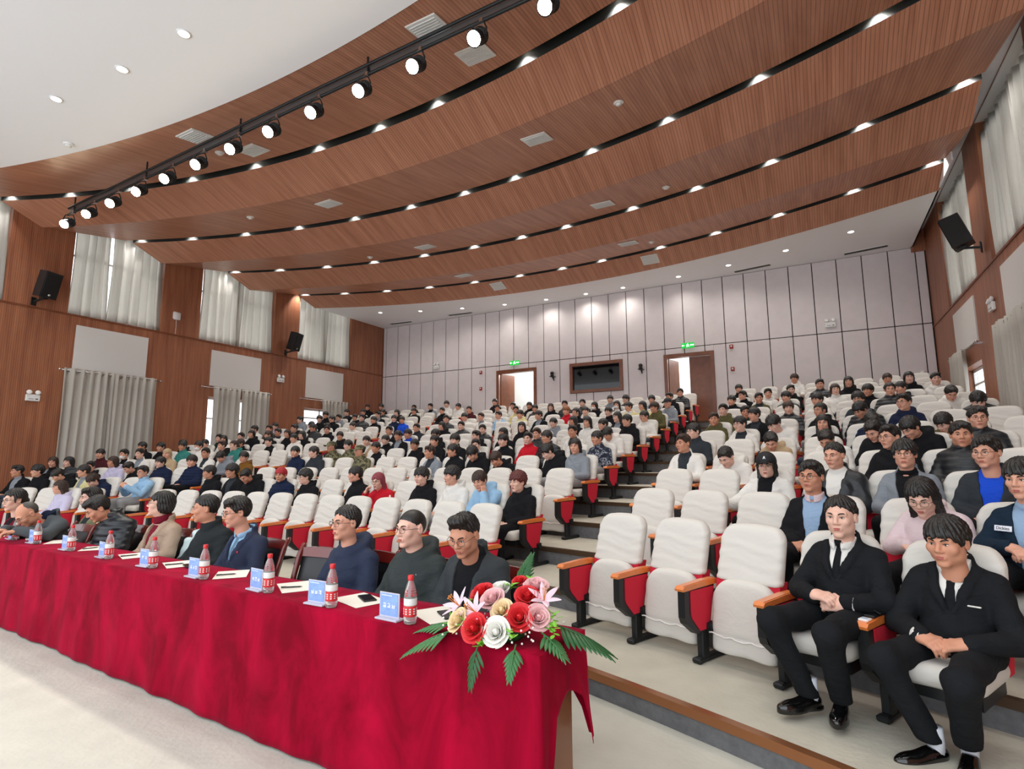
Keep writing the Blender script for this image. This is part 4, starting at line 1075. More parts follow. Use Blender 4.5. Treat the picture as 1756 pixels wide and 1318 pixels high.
def setm(o, name, slot=0):
    s = o.material_slots[slot]; s.link = 'OBJECT'; s.material = MATS[name]; return o

def build_person(root, body, hm, hair=None, hairmat='hair_black', hh=.0075, skin='skin_a', parts=(), glasses=None, cap=None, mask=False):
    b = put('body', body, root); setm(b, skin)
    if hair: h_ = put('hair', hair_mesh(hair, hh), root, M=hm); setm(h_, hairmat)
    if glasses: put('glasses', glasses_mesh(glasses), root, M=hm)
    if cap: put('cap', cap_mesh(cap), root, M=hm)
    if mask: put('face_mask', mask_mesh(), root, M=hm)
    for nm, me, mt in parts:
        o = put(nm, me, root)
        if mt: setm(o, mt)
    return root
# ------------------------------------------------------------------ particular people
def hero(root, face='a', hc=(0, .15, 1.01), yaw=0, pitch=3, roll=0, hair='part', hmat='hair_black', skin='skin_a', kind='collar', col='cloth_K', shirt='cloth_W', P=POSE_LAP, hands=None, lean=0, fat=0,
         glasses=None, cap=None, knees=None, ankles=None, trouser='cloth_K', tie=None, t=.016, seed=0, vz=.60, vw=.085, h=.0115, cuffs=None, inner=None, hh=.0055, neck=None):
    hm = head_mat(hc, yaw, pitch, roll)
    gm = garment(kind, P, h, lean, fat, t, seed, vz, vw, neck=neck)
    parts = [('jacket', gm['jacket'], col)]
    if 'shirt' in gm: parts.append(('shirt', gm['shirt'], shirt))
    if inner:      # a second layer worn under an open jacket
        parts.append(('collar', garment_collar(hc, lean), inner))
    if tie and '_front' in gm: parts.append(('tie', tie_mesh(gm['_front'], vz-.02), tie))
    if cuffs:
        b = MB()
        for (w, d_) in cuffs: b.cyl(Vector(w)-Vector(d_).normalized()*.03, Vector(w)+Vector(d_).normalized()*.012, .040, .038, 14)
        parts.append(('cuffs', b.mesh('cuffs', 'cloth_W', True), None))
    tm = TRO if knees is None else trousers_mesh(knees, ankles, .013)
    parts.append(('trousers', tm, trouser))
    body = body_mesh(face, hm, lap_hands(.006) if hands is None else hands, .005, (0, .195+lean*.38, .82), P)
    build_person(root, body, hm, hair, hmat, hh, skin, parts, glasses, cap)
    return root
def garment_collar(hc, lean):
    g = G((-.12, .02, .8), (.12, .36, .97), .007); yc = .185+lean*.41
    c = ring(g, (0, yc, .882), .0635, .0075, .022, .36, 1.14); c = smax(c, -smax(np.abs(g.x)-.012, g.y-(yc-.03), .005), .004)
    return nmesh('collar', g, c, 'cloth_W')
def lap_hands(h): return [hand_at((-.085, -.08, .535), (.55, -.75, -.15), (0, .25, -1), .7, 1, h), hand_at((.085, -.08, .53), (-.55, -.75, -.15), (0, .25, -1), .7, -1, h)]
TRO = trousers_mesh([(-.11, -.30, .455), (.11, -.30, .455)], [(-.11, -.27, .10), (.11, -.27, .10)], .02)
def shoes(root, specs, socks=True):
    for (x, y, ang) in specs:
        M = Matrix.Translation((x, y, .002)) @ Matrix.Rotation(math.radians(ang), 4, 'Z')
        put('shoe', shoe_mesh(), root, M=M)
        if socks: b = MB(); b.tube([(0, .03, .05), (0, .03, .10), (0, .025, .17)], [.034, .036, .038], 12); put('sock', b.mesh('sock', 'sock', True), root, M=M)
def pocket_square(root, fy, x=.09, z=.70):
    b = MB(); b.bev((x, fy, z), (.05, .008, .008), .002); b.build('pocket_square', 'cloth_W', root)
def suit1(root):
    root['label'] = 'person in black suit with crossed hands'
    P = dict(sh=[(-.152, .215, .785), (.152, .215, .785)], el=[(-.235, .08, .575), (.240, .09, .575)], wr=[(-.075, -.085, .585), (.115, -.075, .575)])
    hands = [hand_at((-.06, -.095, .595), (1, -.25, .02), (.1, .35, -1), .75, 1), hand_at((.10, -.085, .562), (-1, -.25, -.05), (0, .9, -.5), .8, -1)]
    hero(root, 'a', (.015, .14, 1.025), 8, 2, 0, 'crop', kind='blazer', col='cloth_SUIT', tie='cloth_K', P=P, hands=hands, knees=[(-.15, -.40, .475), (.16, -.41, .475)], ankles=[(-.06, -.235, .085), (.085, -.17, .085)], trouser='cloth_SUIT', vz=.66, skin='skin_c', h=.0105, cuffs=[((.12, -.07, .575), (-1, -.1, 0))])
    shoes(root, [(-.06, -.25, -22), (.085, -.185, 18)])
def suit2(root):
    root['label'] = 'person in black suit with clasped hands'
    P = dict(sh=[(-.154, .20, .782), (.154, .20, .782)], el=[(-.240, .06, .56), (.245, .07, .56)], wr=[(-.09, -.11, .545), (.11, -.10, .545)])
    hands = [hand_at((-.085, -.115, .55), (.85, -.55, -.12), (.3, .2, -1), .85, 1), hand_at((.10, -.105, .55), (-.85, -.5, -.12), (-.3, .2, -1), .9, -1)]
    hero(root, 'b', (.01, .11, 1.0), -8, 6, 0, 'fringe', kind='blazer', col='cloth_SUIT', tie='cloth_K', P=P, hands=hands, knees=[(-.17, -.36, .47), (.14, -.40, .455)], ankles=[(-.06, -.215, .115), (.07, -.15, .115)], trouser='cloth_SUIT', vz=.65, skin='skin_b', h=.0105, cuffs=[((-.085, -.115, .548), (.9, -.4, -.1)), ((.105, -.10, .548), (-.9, -.4, -.1))])
    b = MB(); b.bev((.10, .052, .70), (.055, .010, .007), .002); b.build('pocket_square', 'cloth_W', root)
    shoes(root, [(-.055, -.23, -30), (.075, -.165, 10)])
def text_part(root, s, M, size, mt, name='lettering'):
    c = bpy.data.curves.new(name, 'FONT'); c.body = s; c.size = size; c.align_x = 'CENTER'; c.align_y = 'CENTER'; c.extrude = .0006
    c.materials.append(MATS[mt]); q = bpy.data.objects.new('tmp', c); COL.objects.link(q); bpy.context.view_layer.update()
    me = bpy.data.meshes.new_from_object(q.evaluated_get(bpy.context.evaluated_depsgraph_get())); bpy.data.objects.remove(q)
    return put(name, me, root, M=M)
PH = dict(sh=POSE_LAP['sh'], el=[(-.23, .10, .60), (.23, .10, .60)], wr=[(-.06, -.07, .635), (.06, -.07, .635)])
def r2_3(root):
    root['label'] = 'person in black jacket, blue sweater'
    hero(root, 'b', (0, .14, 1.03), -6, 0, 0, 'part', kind='open', col='cloth_K', shirt='cloth_SW', inner='cloth_PK', glasses='glass_frame_black', fat=.012, skin='skin_b', seed=3)
def r2_4(root):
    root['label'] = 'person in pale pink coat looking down'
    hero(root, 'c', (0, .08, .985), 8, 26, 0, 'long', kind='coat', col='cloth_PK', shirt='cloth_W', glasses='glass_frame', skin='skin_c', vz=.80, vw=.04, P=PH, seed=5, hands=[hand_at((-.06, -.075, .635), (.5, -.6, -.1), (0, .2, -1), .7, 1), hand_at((.06, -.075, .635), (-.5, -.6, -.1), (0, .2, -1), .7, -1)])
    b = MB(); 
    for z in (.60, .70): b.lathe([(.012, 0), (.011, .004), (.001, .005)], 12, M=Matrix.Translation((.02, .045+.0, z)) @ Matrix.Rotation(math.pi/2, 4, 'X'))
    b.build('buttons', 'stamen', root)
def r2_5(root):
    root['label'] = 'person in navy jacket with badge'
    hero(root, 'a', (0, .14, 1.04), -12, 4, 0, 'fringe', kind='open', col='cloth_NB', shirt='cloth_SW', P=PH, seed=7, fat=.01, hands=[hand_at((-.06, -.075, .635), (.5, -.6, -.1), (0, .2, -1), .8, 1), hand_at((.06, -.075, .635), (-.5, -.6, -.1), (0, .2, -1), .8, -1)])
    M = Matrix.Translation((-.115, .052, .735)) @ Matrix.Rotation(math.radians(-22), 4, 'Z') @ Matrix.Rotation(math.radians(80), 4, 'X')
    b = MB(); b.bev((0, 0, 0), (.10, .034, .004), .0015); put('badge', b.mesh('badge', 'plate_white'), root, M=M)
    text_part(root, 'Dickies', M @ Matrix.Translation((0, 0, .003)), .026, 'black_plastic')
def r3_2(root):
    root['label'] = 'person in cream coat and black cap'
    P = dict(sh=POSE_LAP['sh'], el=[(-.30, .10, .60), (.23, .12, .55)], wr=[(-.36, -.12, .585), (.09, -.08, .53)])
    hero(root, 'c', (0, .15, 1.0), 12, 4, 0, 'long', kind='open', col='cloth_W', shirt='cloth_K', cap='cap', skin='skin_c', t=.03, seed=9, P=P, hands=[hand_at((-.36, -.13, .58), (0, -.9, -.35), (0, -.3, -1), .5, 1), hand_at((.085, -.08, .53), (-.55, -.75, -.15), (0, .25, -1), .7, -1)])
    cap_mark(root, head_mat((0, .15, 1.0), 12, 4))
def cap_mark(root, hm):
    b = MB(); b.prism([(-.012, 0), (-.004, .03), (.004, .03), (.012, 0), (.006, 0), (0, .018), (-.006, 0)], -.003, .003, 1); put('cap_emblem', b.mesh('cap_emblem', 'plate_white'), root, M=hm @ Matrix.Translation((0, -.0985, .078)) @ Matrix.Rotation(math.radians(-28), 4, 'X'))
def r3_3(root):
    root['label'] = 'person in padded jacket, white top'
    hero(root, 'a', (0, .15, 1.02), -2, 6, 0, 'crop', kind='open', col='cloth_puff', shirt='cloth_W', t=.03, seed=11, skin='skin_a')
def r3_4(root):
    root['label'] = 'person in grey jacket, black top'
    hero(root, 'a', (0, .14, 1.02), 4, 0, 0, 'fringe', kind='open', col='cloth_G', shirt='cloth_K', glasses='glass_frame_black', seed=13, skin='skin_a')
def r3_5(root):
    root['label'] = 'person in grey jacket, blue tee'
    hero(root, 'b', (0, .12, 1.03), -14, 4, 0, 'part', kind='open', col='cloth_GR', shirt='cloth_B', glasses='glass_frame', seed=15, t=.026)
    b = MB(); rr = random.Random(4)
    for q in range(34): b.box((rr.uniform(-.04, .04), .061, .66+rr.uniform(-.022, .022)), (.006, .004, .005))
    b.build('shirt_print', 'plate_white', root)
def cheek(root):
    root['label'] = 'person in light blue, cheek on hand'
    P = dict(sh=POSE_LAP['sh'], el=[(-.222, .13, .56), (.18, -.05, .60)], wr=[(-.085, -.08, .535), (.085, .02, .80)])
    hero(root, 'a', (.0, .09, .985), 8, 14, -8, 'fringe', 'hair_brown', kind='hood', col='cloth_LB', t=.028, P=P, seed=17, hands=[hand_at((-.085, -.08, .535), (.55, -.75, -.15), (0, .25, -1), .7, 1), hand_at((.088, .02, .81), (-.15, .15, 1), (-.9, .3, 0), .8, -1)])
def clasp_up(root):
    root['label'] = 'person in light blue, hands together'
    P = dict(sh=POSE_LAP['sh'], el=[(-.24, .0, .60), (.24, .0, .60)], wr=[(-.09, -.2, .74), (.07, -.2, .74)])
    hero(root, 'a', (0, .15, 1.02), 10, 4, 0, 'part', kind='collar', col='cloth_LB', glasses='glass_frame', P=P, seed=19, trouser='cloth_grey_tr', hands=[hand_at((-.085, -.21, .745), (.7, -.3, .6), (.6, .4, -.2), .8, 1), hand_at((.065, -.21, .745), (-.7, -.3, .6), (-.6, .4, -.2), .8, -1)])
def red_hair_girl(root):
    root['label'] = 'person in red jacket and glasses'
    P = dict(sh=POSE_LAP['sh'], el=[(-.22, .0, .62), (.222, .13, .56)], wr=[(-.09, -.06, .80), (.085, -.08, .53)])
    hero(root, 'c', (0, .12, .99), 8, 8, 0, 'long', 'hair_rose', kind='collar', col='cloth_R', glasses='glass_frame_black', P=P, skin='skin_c', seed=21, hands=[hand_at((-.085, -.07, .81), (.3, .1, .9), (.8, .5, 0), .9, 1), hand_at((.085, -.08, .53), (-.55, -.75, -.15), (0, .25, -1), .7, -1)])
    b = MB()
    for s in (-1, 1): b.tube([(s*.20, .16, .775), (s*.225, .135, .70), (s*.24, .10, .63)], [.012, .016, .012], 8)
    b.build('sleeve_stripe', 'cloth_W', root, True)
SPECIALS = {(1, 'R', 3): suit1, (1, 'R', 4): suit2, (2, 'R', 3): r2_3, (2, 'R', 4): r2_4, (2, 'R', 5): r2_5, (3, 'R', 2): r3_2, (3, 'R', 3): r3_3, (3, 'R', 4): r3_4, (3, 'R', 5): r3_5, (2, 'M', 1): cheek, (2, 'L', 0): clasp_up, (2, 'M', 5): red_hair_girl}
# ------------------------------------------------------------------ audience seats and people
CROWD = (
    '1L1 P.f -0.08 -0.05;1R3 SUIT 0.07 0.03;1R4 SUIT 0.05 -0.03;2L0 LB.g -0.14 0.03;2L2 N.d -0.14 -0.05;2L3 Y -0.00 0.06;2L4 K.hd 0.09 0.06;2L5 K -0.05 0.06;'
    '2L6 K 0.02 0.06;2M0 K.rb -0.04 -0.04;2M1 LB -0.03 0.00;2M2 W -0.07 0.02;2M3 K -0.11 -0.00;2M5 R.fr 0.14 -0.05;2M6 K 0.13 0.02;2M8 K.Cg 0.08 -0.03;'
    '2M9 N.r 0.03 0.00;2M10 K.hd -0.14 0.06;2M11 K.g -0.10 0.06;2M12 K -0.14 0.04;2R3 K.g -0.06 0.06;2R4 P.f 0.11 0.01;2R5 K 0.08 0.06;3L0 N -0.14 0.06;'
    '3L2 N 0.13 0.04;3L3 K.d -0.01 0.01;3L4 P.f -0.04 0.06;3L5 K.g -0.12 -0.05;3L6 K.f -0.14 0.06;3L7 G.f 0.01 0.06;3R2 W.cf 0.04 -0.02;3R3 K 0.12 0.06;'
    '3R4 G.g 0.14 0.06;3R5 G.g 0.14 0.06;4L0 BR.g 0.14 -0.05;4L1 G.hd 0.14 0.05;4L2 W 0.13 0.06;4L4 T.h 0.14 0.05;4L5 W -0.06 0.06;4L6 W.m 0.03 0.05;'
    '4L7 MR -0.09 0.06;4M0 G.f -0.08 0.06;4M1 K.d 0.07 0.06;4M3 K.d 0.13 -0.05;4M4 K.hd 0.14 0.05;4M5 K 0.13 0.03;4M6 G.b 0.14 0.01;4M9 CA.c -0.00 0.06;'
    '4M11 GR -0.14 0.05;4M12 N -0.14 0.06;4R0 W 0.03 0.06;4R1 W.d 0.08 -0.05;4R4 K.g 0.14 0.06;4R5 K 0.14 0.06;5L2 TE.f -0.14 0.06;5L3 K 0.06 0.06;'
    '5L4 W.m -0.12 0.06;5L5 TE -0.08 0.06;5L6 K -0.14 0.04;5L7 K -0.14 0.06;5M0 CN -0.03 0.01;5M2 K 0.04 0.06;5M3 R 0.13 0.05;5M4 K 0.12 0.02;'
    '5M5 W 0.02 -0.05;5M6 K.C 0.05 0.06;5M7 K 0.07 0.06;5M8 K.g 0.07 -0.01;5M10 KW 0.12 -0.05;5M11 CA -0.14 0.01;5M12 CA.c -0.03 -0.01;5R0 GR.g -0.03 0.06;'
    '5R2 T.d -0.02 -0.05;5R3 W.d 0.14 -0.05;5R4 K.d 0.14 0.04;5R5 K.d -0.06 0.06;5R6 K.g -0.07 0.06;6L1 W 0.13 0.06;6L2 KW -0.14 -0.01;6L4 K 0.09 -0.05;'
    '6L5 W.f 0.09 0.06;6L6 W 0.06 -0.05;6L7 K -0.09 -0.05;6M0 W.d -0.14 0.01;6M2 W 0.14 0.01;6M3 K -0.14 -0.01;6M5 K.f 0.14 0.03;6M6 K -0.03 -0.01;'
    '6M8 K.g -0.07 0.05;6M10 K -0.04 0.06;6M11 K 0.14 -0.04;6M12 T 0.10 -0.05;6R1 W.g 0.01 0.00;6R2 W.d 0.03 0.05;6R3 K.f 0.06 -0.05;6R4 N.d 0.14 0.01;'
    '6R6 KH.d -0.14 -0.05;7L0 K 0.14 -0.05;7L2 K.f -0.01 0.00;7L3 K.f 0.04 0.05;7L4 K -0.04 0.02;7L5 K.f -0.05 0.06;7L6 W 0.14 -0.01;7L7 DG -0.03 -0.05;'
    '7M0 K -0.12 0.05;7M1 K -0.11 -0.01;7M2 W.f 0.07 0.06;7M5 K.f 0.06 0.02;7M7 K 0.06 -0.00;7M11 B 0.03 -0.05;7M12 K 0.00 0.06;7R0 KH -0.04 -0.02;'
    '7R1 K 0.14 0.02;7R3 K.f 0.08 0.02;7R4 K.d 0.14 0.06;7R5 N.g 0.11 0.06;8L2 K -0.10 -0.01;8L3 K -0.02 0.06;8L4 K -0.14 0.06;8L5 W -0.14 -0.05;'
    '8L6 K 0.10 0.06;8L7 W 0.12 0.06;8M0 W.g 0.01 -0.01;8M1 K.f -0.10 0.01;8M3 K.f -0.14 -0.03;8M4 G -0.12 -0.05;8M9 K -0.07 -0.02;8M10 K.f -0.14 0.00;'
    '8M12 GR 0.14 -0.03;8R0 KH 0.01 0.02;8R1 DG -0.11 -0.05;8R2 K 0.11 -0.03;8R4 GR.g 0.13 0.04;8R7 K.d 0.01 -0.05;9L2 W -0.02 -0.05;9L4 W 0.14 -0.05;'
    '9L5 K 0.09 -0.00;9L6 G 0.09 -0.05;9L7 P -0.13 -0.00;9M0 KH -0.03 0.06;9M2 K -0.12 0.03;9M4 K.f 0.10 0.06;9M6 K 0.10 0.05;9M11 K -0.12 0.06;'
    '9R3 W 0.08 -0.03;9R5 K.f 0.14 0.06;9R7 W.hd -0.12 -0.02;10L0 B -0.12 -0.05;10L1 N 0.14 0.00;10L2 K -0.07 -0.02;10L3 K 0.04 0.06;10L5 K -0.01 0.05;'
    '10L6 K 0.07 0.06;10L7 G -0.14 0.06;10M0 G.c 0.06 0.02;10M1 Y.f -0.05 -0.00;10M2 Y 0.13 0.00;10M4 W -0.04 -0.05;10M5 R.o -0.06 -0.01;10M8 Y 0.12 -0.04;'
    '10M9 LB -0.03 -0.03;10M10 W -0.06 -0.05;10M11 W -0.11 -0.04;10R0 K -0.07 -0.03;10R1 KH 0.00 -0.02;10R2 K 0.03 -0.05;10R4 W.f -0.14 0.03;10R5 K -0.14 -0.05;'
    '10R6 K -0.14 -0.05;11L2 K.f 0.04 0.06;11L3 K -0.14 0.02;11L5 K 0.06 -0.05;11L6 G -0.02 -0.05;11L7 K -0.04 0.06;11M0 K -0.09 0.06;11M1 G -0.07 0.03;'
    '11M3 K.fm 0.04 -0.05;11M4 K.fm -0.09 -0.04;11M5 K 0.09 0.06;11M6 K 0.03 0.06;11M7 K.f 0.14 -0.00;11M8 K 0.14 -0.01;11M9 Y 0.03 -0.02;11M12 MR 0.02 0.06;'
    '11R0 K 0.09 -0.05;11R1 W 0.12 -0.05;11R2 K 0.09 -0.01;11R3 K 0.14 0.06;11R4 K.f 0.14 0.06;11R6 K.f 0.14 0.03;11R7 W 0.02 -0.05;12L0 K 0.08 -0.05;'
    '12L2 K 0.03 -0.02;12L4 K -0.14 -0.02;12L6 K 0.14 0.01;12L7 K 0.01 0.02;12M0 K -0.03 0.06;12M3 K 0.01 -0.01;12M4 G 0.04 0.02;12M9 K 0.04 -0.02;'
    '12M10 W -0.03 0.00;12M11 W -0.06 -0.05;12R0 K -0.11 0.03;12R6 W -0.14 -0.05;13L0 W 0.07 -0.05;13L1 W.C 0.14 0.06;13L2 G 0.03 -0.00;13L3 K -0.12 -0.03;'
    '13L6 K 0.11 0.06;13L7 K 0.09 0.06;13M12 K -0.14 0.05;13R2 W.b 0.14 0.06;'
)
OCC = {}
for e_ in CROWD.split(';'):
    if not e_.strip(): continue
    a_, c_, dx_, dz_ = e_.split(); k_ = int(''.join(ch for ch in a_[:2] if ch.isdigit())); r_ = a_[len(str(k_)):]
    OCC[(k_, r_[0], int(r_[1:]))] = (c_.split('.'), float(dx_), float(dz_))
# shared crowd meshes
YAWS = (-20, 0, 18)
CB = {}
def crowd_body(face, yaw, down, near):
    k = (face, yaw, down, near)
    if k not in CB:
        hm = head_mat((0, .085, .965) if down else (0, .15, 1.01), yaw, 34 if down else 3)
        CB[k] = (body_mesh(face, hm, lap_hands(.0065) if near else [], .0055 if near else .008, (0, .19, .82), POSE_LAP), hm)
    return CB[k]
CG = {}
def crowd_garment(kind, near):
    k = (kind, near)
    if k not in CG:
        CG[k] = garment(kind if kind != 'letter' else 'letter', h=.013 if near else .017, sleeves_apart=(kind == 'letter'), t=.018)
    return CG[k]
COLN = dict(K='black', N='navy', W='white', G='grey', GR='dark grey', LB='light blue', B='bright blue', R='red', KH='khaki', BR='brown', T='tan', Y='pale yellow', P='lavender', MR='maroon', DG='dark green', TE='teal', KW='black and white', CA='camouflage', CN='navy camouflage')
GN = dict(hood='hooded jacket', collar='high-collar jacket', open='open jacket', puffer='padded jacket', crew='sweater', letter='varsity jacket')
protos = {}
def get_seat(kind, end, detail):
    key = (kind, end, detail)
    if key not in protos: protos[key] = make_seat(kind, end, detail); return protos[key]
    return copy_tree(protos[key])
PEOPLE = []
for k in range(1, NR+1):
    for blk, i, o, rz in seat_frames(k):
        end = (blk == 'M' and i == 0) or (blk == 'R' and i == 7) or (blk == 'L' and i == 0)
        p = px_of(o+Vector((0, 0, .7)))
        if not (-25 < p[0] < 1790 and p[1] < 1340): continue
        occ = OCC.get((k, blk, i))
        s = get_seat('dn' if occ else 'up', end, k <= 3)
        s.location = o; s.rotation_euler = (0, 0, rz)
        tag(s, '%s cream-covered seat, %s row of the %s, %s %s' % ('occupied' if occ else 'empty', ORD[k-1], BLK[blk], ORD[i], FROM[blk]), 'seat', 'auditorium seats')
        if occ: PEOPLE.append((k, blk, i, o, rz, occ))
HAIRS = ['fringe']*5+['part']*4+['curly']*2
for k, blk, i, o, rz, (code, dx, dz) in PEOPLE:
    rn = random.Random(k*1000+i*37+ord(blk)); fl = ''.join(code[1:]); c = code[0]
    near = k <= 3
    root = thing('person', 'x', 'person', o+Matrix.Rotation(rz, 3, 'Z') @ Vector((dx, 0, dz)), rz+math.radians(rn.uniform(-7, 7)), 'seated audience')
    if (k, blk, i) in SPECIALS:
        SPECIALS[(k, blk, i)](root); where = '%s row of %s, %s %s' % (ORD[k-1], BLK[blk], ORD[i], FROM[blk])
        root['label'] = root['label']+', '+where
        continue
    fem = 'f' in fl and c != 'SUIT'
    down = 'd' in fl
    gk = 'hood' if 'hd' in fl else ('letter' if c == 'KW' else ('crew' if c in ('CA', 'CN') and 0 else rn.choice({'K': ['hood', 'collar', 'open', 'puffer', 'hood'], 'W': ['open', 'hood', 'collar'], 'N': ['hood', 'collar', 'puffer'], 'CA': ['collar'], 'CN': ['collar'], 'B': ['crew'], 'R': ['collar']}.get(c, ['hood', 'collar', 'open']))))
    face = 'c' if fem else rn.choice('aab')
    body, hm = crowd_body(face, rn.choice(YAWS), down, near)
    hair = 'long' if fem and not rn.random() < .2 else ('tied' if fem else rn.choice(HAIRS))
    if 'C' in fl: hair = 'curly'
    hmt = 'hair_red' if ('r' in fl and 'rb' not in fl) else 'hair_auburn' if 'rb' in fl else 'hair_orange' if 'o' in fl else 'hair_brown' if ('b' in fl or rn.random() < .12) else 'hair_black'
    gm = crowd_garment(gk, near); main = 'cloth_'+('K' if c == 'KW' else c)
    if gk == 'puffer' and c == 'K': main = 'cloth_puff'
    parts = [('jacket', gm['jacket'], main)]
    if 'sleeves' in gm: parts.append(('sleeves', gm['sleeves'], 'cloth_W'))
    if 'shirt' in gm: parts.append(('shirt', gm['shirt'], 'cloth_'+rn.choice(['W', 'G', 'K', 'GR'] if c != 'K' else ['W', 'G', 'G', 'GR'])))
    parts.append(('trousers', TRO, rn.choice(['cloth_K', 'cloth_jeans', 'cloth_GR', 'cloth_grey_tr'])))
    capk = ('army' if c == 'CA' else 'cap') if 'c' in fl and 'hd' not in fl else None
    hooded = fl == 'h'
    build_person(root, body, hm, None if hooded else ('crop' if capk and not fem else hair), hmt, .0065 if near else .009, rn.choice(['skin_a', 'skin_a', 'skin_b', 'skin_c']), parts,
                 'glass_frame_black' if 'g' in fl else None, capk, 'm' in fl)
    if hooded: setm(put('hood', hair_mesh('bob', .009), root, M=hm), 'cloth_T')
    ext = ' and cap' if capk else ' and glasses' if 'g' in fl else ' and face mask' if 'm' in fl else ' with hood up' if hooded else ' looking down' if down else ''
    if len(ext.split())+len(COLN.get(c, 'dark').split())+len(GN[gk].split()) > 5: ext = ''
    root['label'] = 'person in %s %s%s, %s row of %s, %s %s' % (COLN.get(c, 'dark'), GN[gk].replace('hooded jacket', 'hoodie') if ext else GN[gk], ext, ORD[k-1], BLK[blk], ORD[i], FROM[blk])
# ------------------------------------------------------------------ head table
TO, TD, TN = Vector((-1.04, 2.145, 0)), Vector((-.9976, .0699, 0)), Vector((.0699, .9976, 0))
TL, TDEP, TZ = 9.6, .42, .755
TM = Matrix(((TD.x, TN.x, 0, TO.x), (TD.y, TN.y, 0, TO.y), (0, 0, 1, 0), (0, 0, 0, 1)))     # table frame: x runs left, y to the back
def tw(x, y, z=0.): return TM @ Vector((x, y, z))
t = thing('conference_table', 'brown wooden table under the red cloth', 'table', M=TM)
b = MB(); b.bbox((.04, .02, TZ-.035), (TL, TDEP-.02, TZ-.006)); b.build('tabletop', 'table_wood', t)
for i in range(6): b = MB(); x = .05+i*(TL-.1)/5; b.bbox((x, .05, .0), (x+.03, TDEP-.04, TZ-.035)); b.build('end_panel', 'table_wood', t)
b = MB(); b.bbox((.08, .06, .25), (TL, .075, TZ-.035)); b.build('modesty_panel', 'table_wood', t)
# velvet cloth: front drop to the floor, top, short back drop, flap over the end with a hanging corner
path = [(TL*(1-i/240), 0, 0, -1, .742) for i in range(240)]
for i in range(7): a_ = math.pi/2*i/6; path.append((0, 0, -math.sin(a_), -math.cos(a_), .742))
for i in range(1, 41):
    y_ = TDEP*i/40; path.append((0, y_, -1, 0, .742-.50*min(1, max(0, (y_-.035)/.07))**.7+.03*math.sin(y_*20)+.22*max(0, (y_-TDEP+.07)/.07)**1.5))
for i in range(7): a_ = math.pi/2*i/6; path.append((0, TDEP, -math.cos(a_), math.sin(a_), .46))
for i in range(1, 81): path.append((TL*(i/80)**1.3, TDEP, 0, 1, .24+.22*math.exp(-(TL*(i/80)**1.3)/.05)))
b = MB(); nv = 18
def cl(u, v):
    i = min(len(path)-1, int(round(u*(len(path)-1)))); x, y, nx_, ny_, D = path[i]
    s_ = x-y*3
    w = .009*math.sin(s_*9.0+1.3*math.sin(s_*2.1))+.006*math.sin(s_*21+2)+.006*math.sin(s_*3.7)
    o_ = .006+(D/.742)*((.03+w*.9)*v**1.2)+.004*math.sin(v*9+s_*6)*v
    return (x+nx_*o_, y+ny_*o_, TZ+.002-D*v-.004*(v == 0)*0)
b.grid(cl, len(path)-1, nv)
b.grid(lambda u, v: (-.006+(TL+.006)*u, -.006+(TDEP+.012)*v, TZ+.002+.0012*math.sin(u*150+v*6)), 120, 8)
co = put('tablecloth', b.mesh('tablecloth', 'velvet', True), M=TM); tag(co, 'crimson velvet cloth draped over the long head table down to the floor', 'tablecloth')
sol = co.modifiers.new('thick', 'SOLIDIFY'); sol.thickness = .003
TOPZ = TZ+.004

# water bottles
def bottle_proto():
    t = thing('water_bottle', 'x', 'bottle')
    b = MB(); b.lathe([(.027, 0), (.031, .006), (.032, .03), (.0305, .04), (.032, .05), (.032, .10), (.0305, .105), (.0315, .112), (.0315, .125), (.029, .150), (.022, .180), (.0135, .200), (.0125, .208)], 20); b.build('bottle_body', 'bottle_clear', t, True)
    b = MB(); b.lathe([(.0324, .036), (.0326, .04), (.0326, .082), (.0324, .086)], 20); b.build('red_label', 'bottle_red', t, True)
    b = MB(); b.lathe([(.0322, .088), (.0325, .09), (.0325, .118), (.0320, .121)], 20); b.build('white_label', 'bottle_label', t, True)
    b = MB()
    for k in range(10):
        a = 2*math.pi*k/10; M = Matrix.Rotation(a, 4, 'Z')
        for j in range(3): b.box((0, -.0328, .050+.011*j), (.009, .0006, .006), M=M)
    b.build('label_print', 'bottle_label', t)
    b = MB()
    for k in range(7):
        a = 2*math.pi*k/7
        for j in range(3): b.box((0, -.031+.0016*j, .135+.011*j), (.010-.002*j, .0008, .006), M=Matrix.Rotation(a, 4, 'Z'))
    b.build('shoulder_print', 'bottle_red', t)
    b = MB(); b.lathe([(.0148, .204), (.0152, .208), (.0152, .226), (.0140, .228)], 18); b.build('bottle_cap', 'bottle_red', t, True)
    return t
BX = [(.764, .06), (1.347, .064), (1.956, .093), (2.695, .102), (3.432, .12), (4.191, .13), (4.97, .14), (5.80, .15), (6.36, .14), (6.935, .13)]
bp = bottle_proto()
for j, (x, y) in enumerate(BX):
    o = bp if j == 0 else copy_tree(bp); o.location = tw(x, y, TOPZ); o.rotation_euler = (0, 0, j*.7)
    tag(o, 'red-capped water bottle on the head table, %s from the flowers' % ORD[j], 'bottle', 'water bottles on the head table')
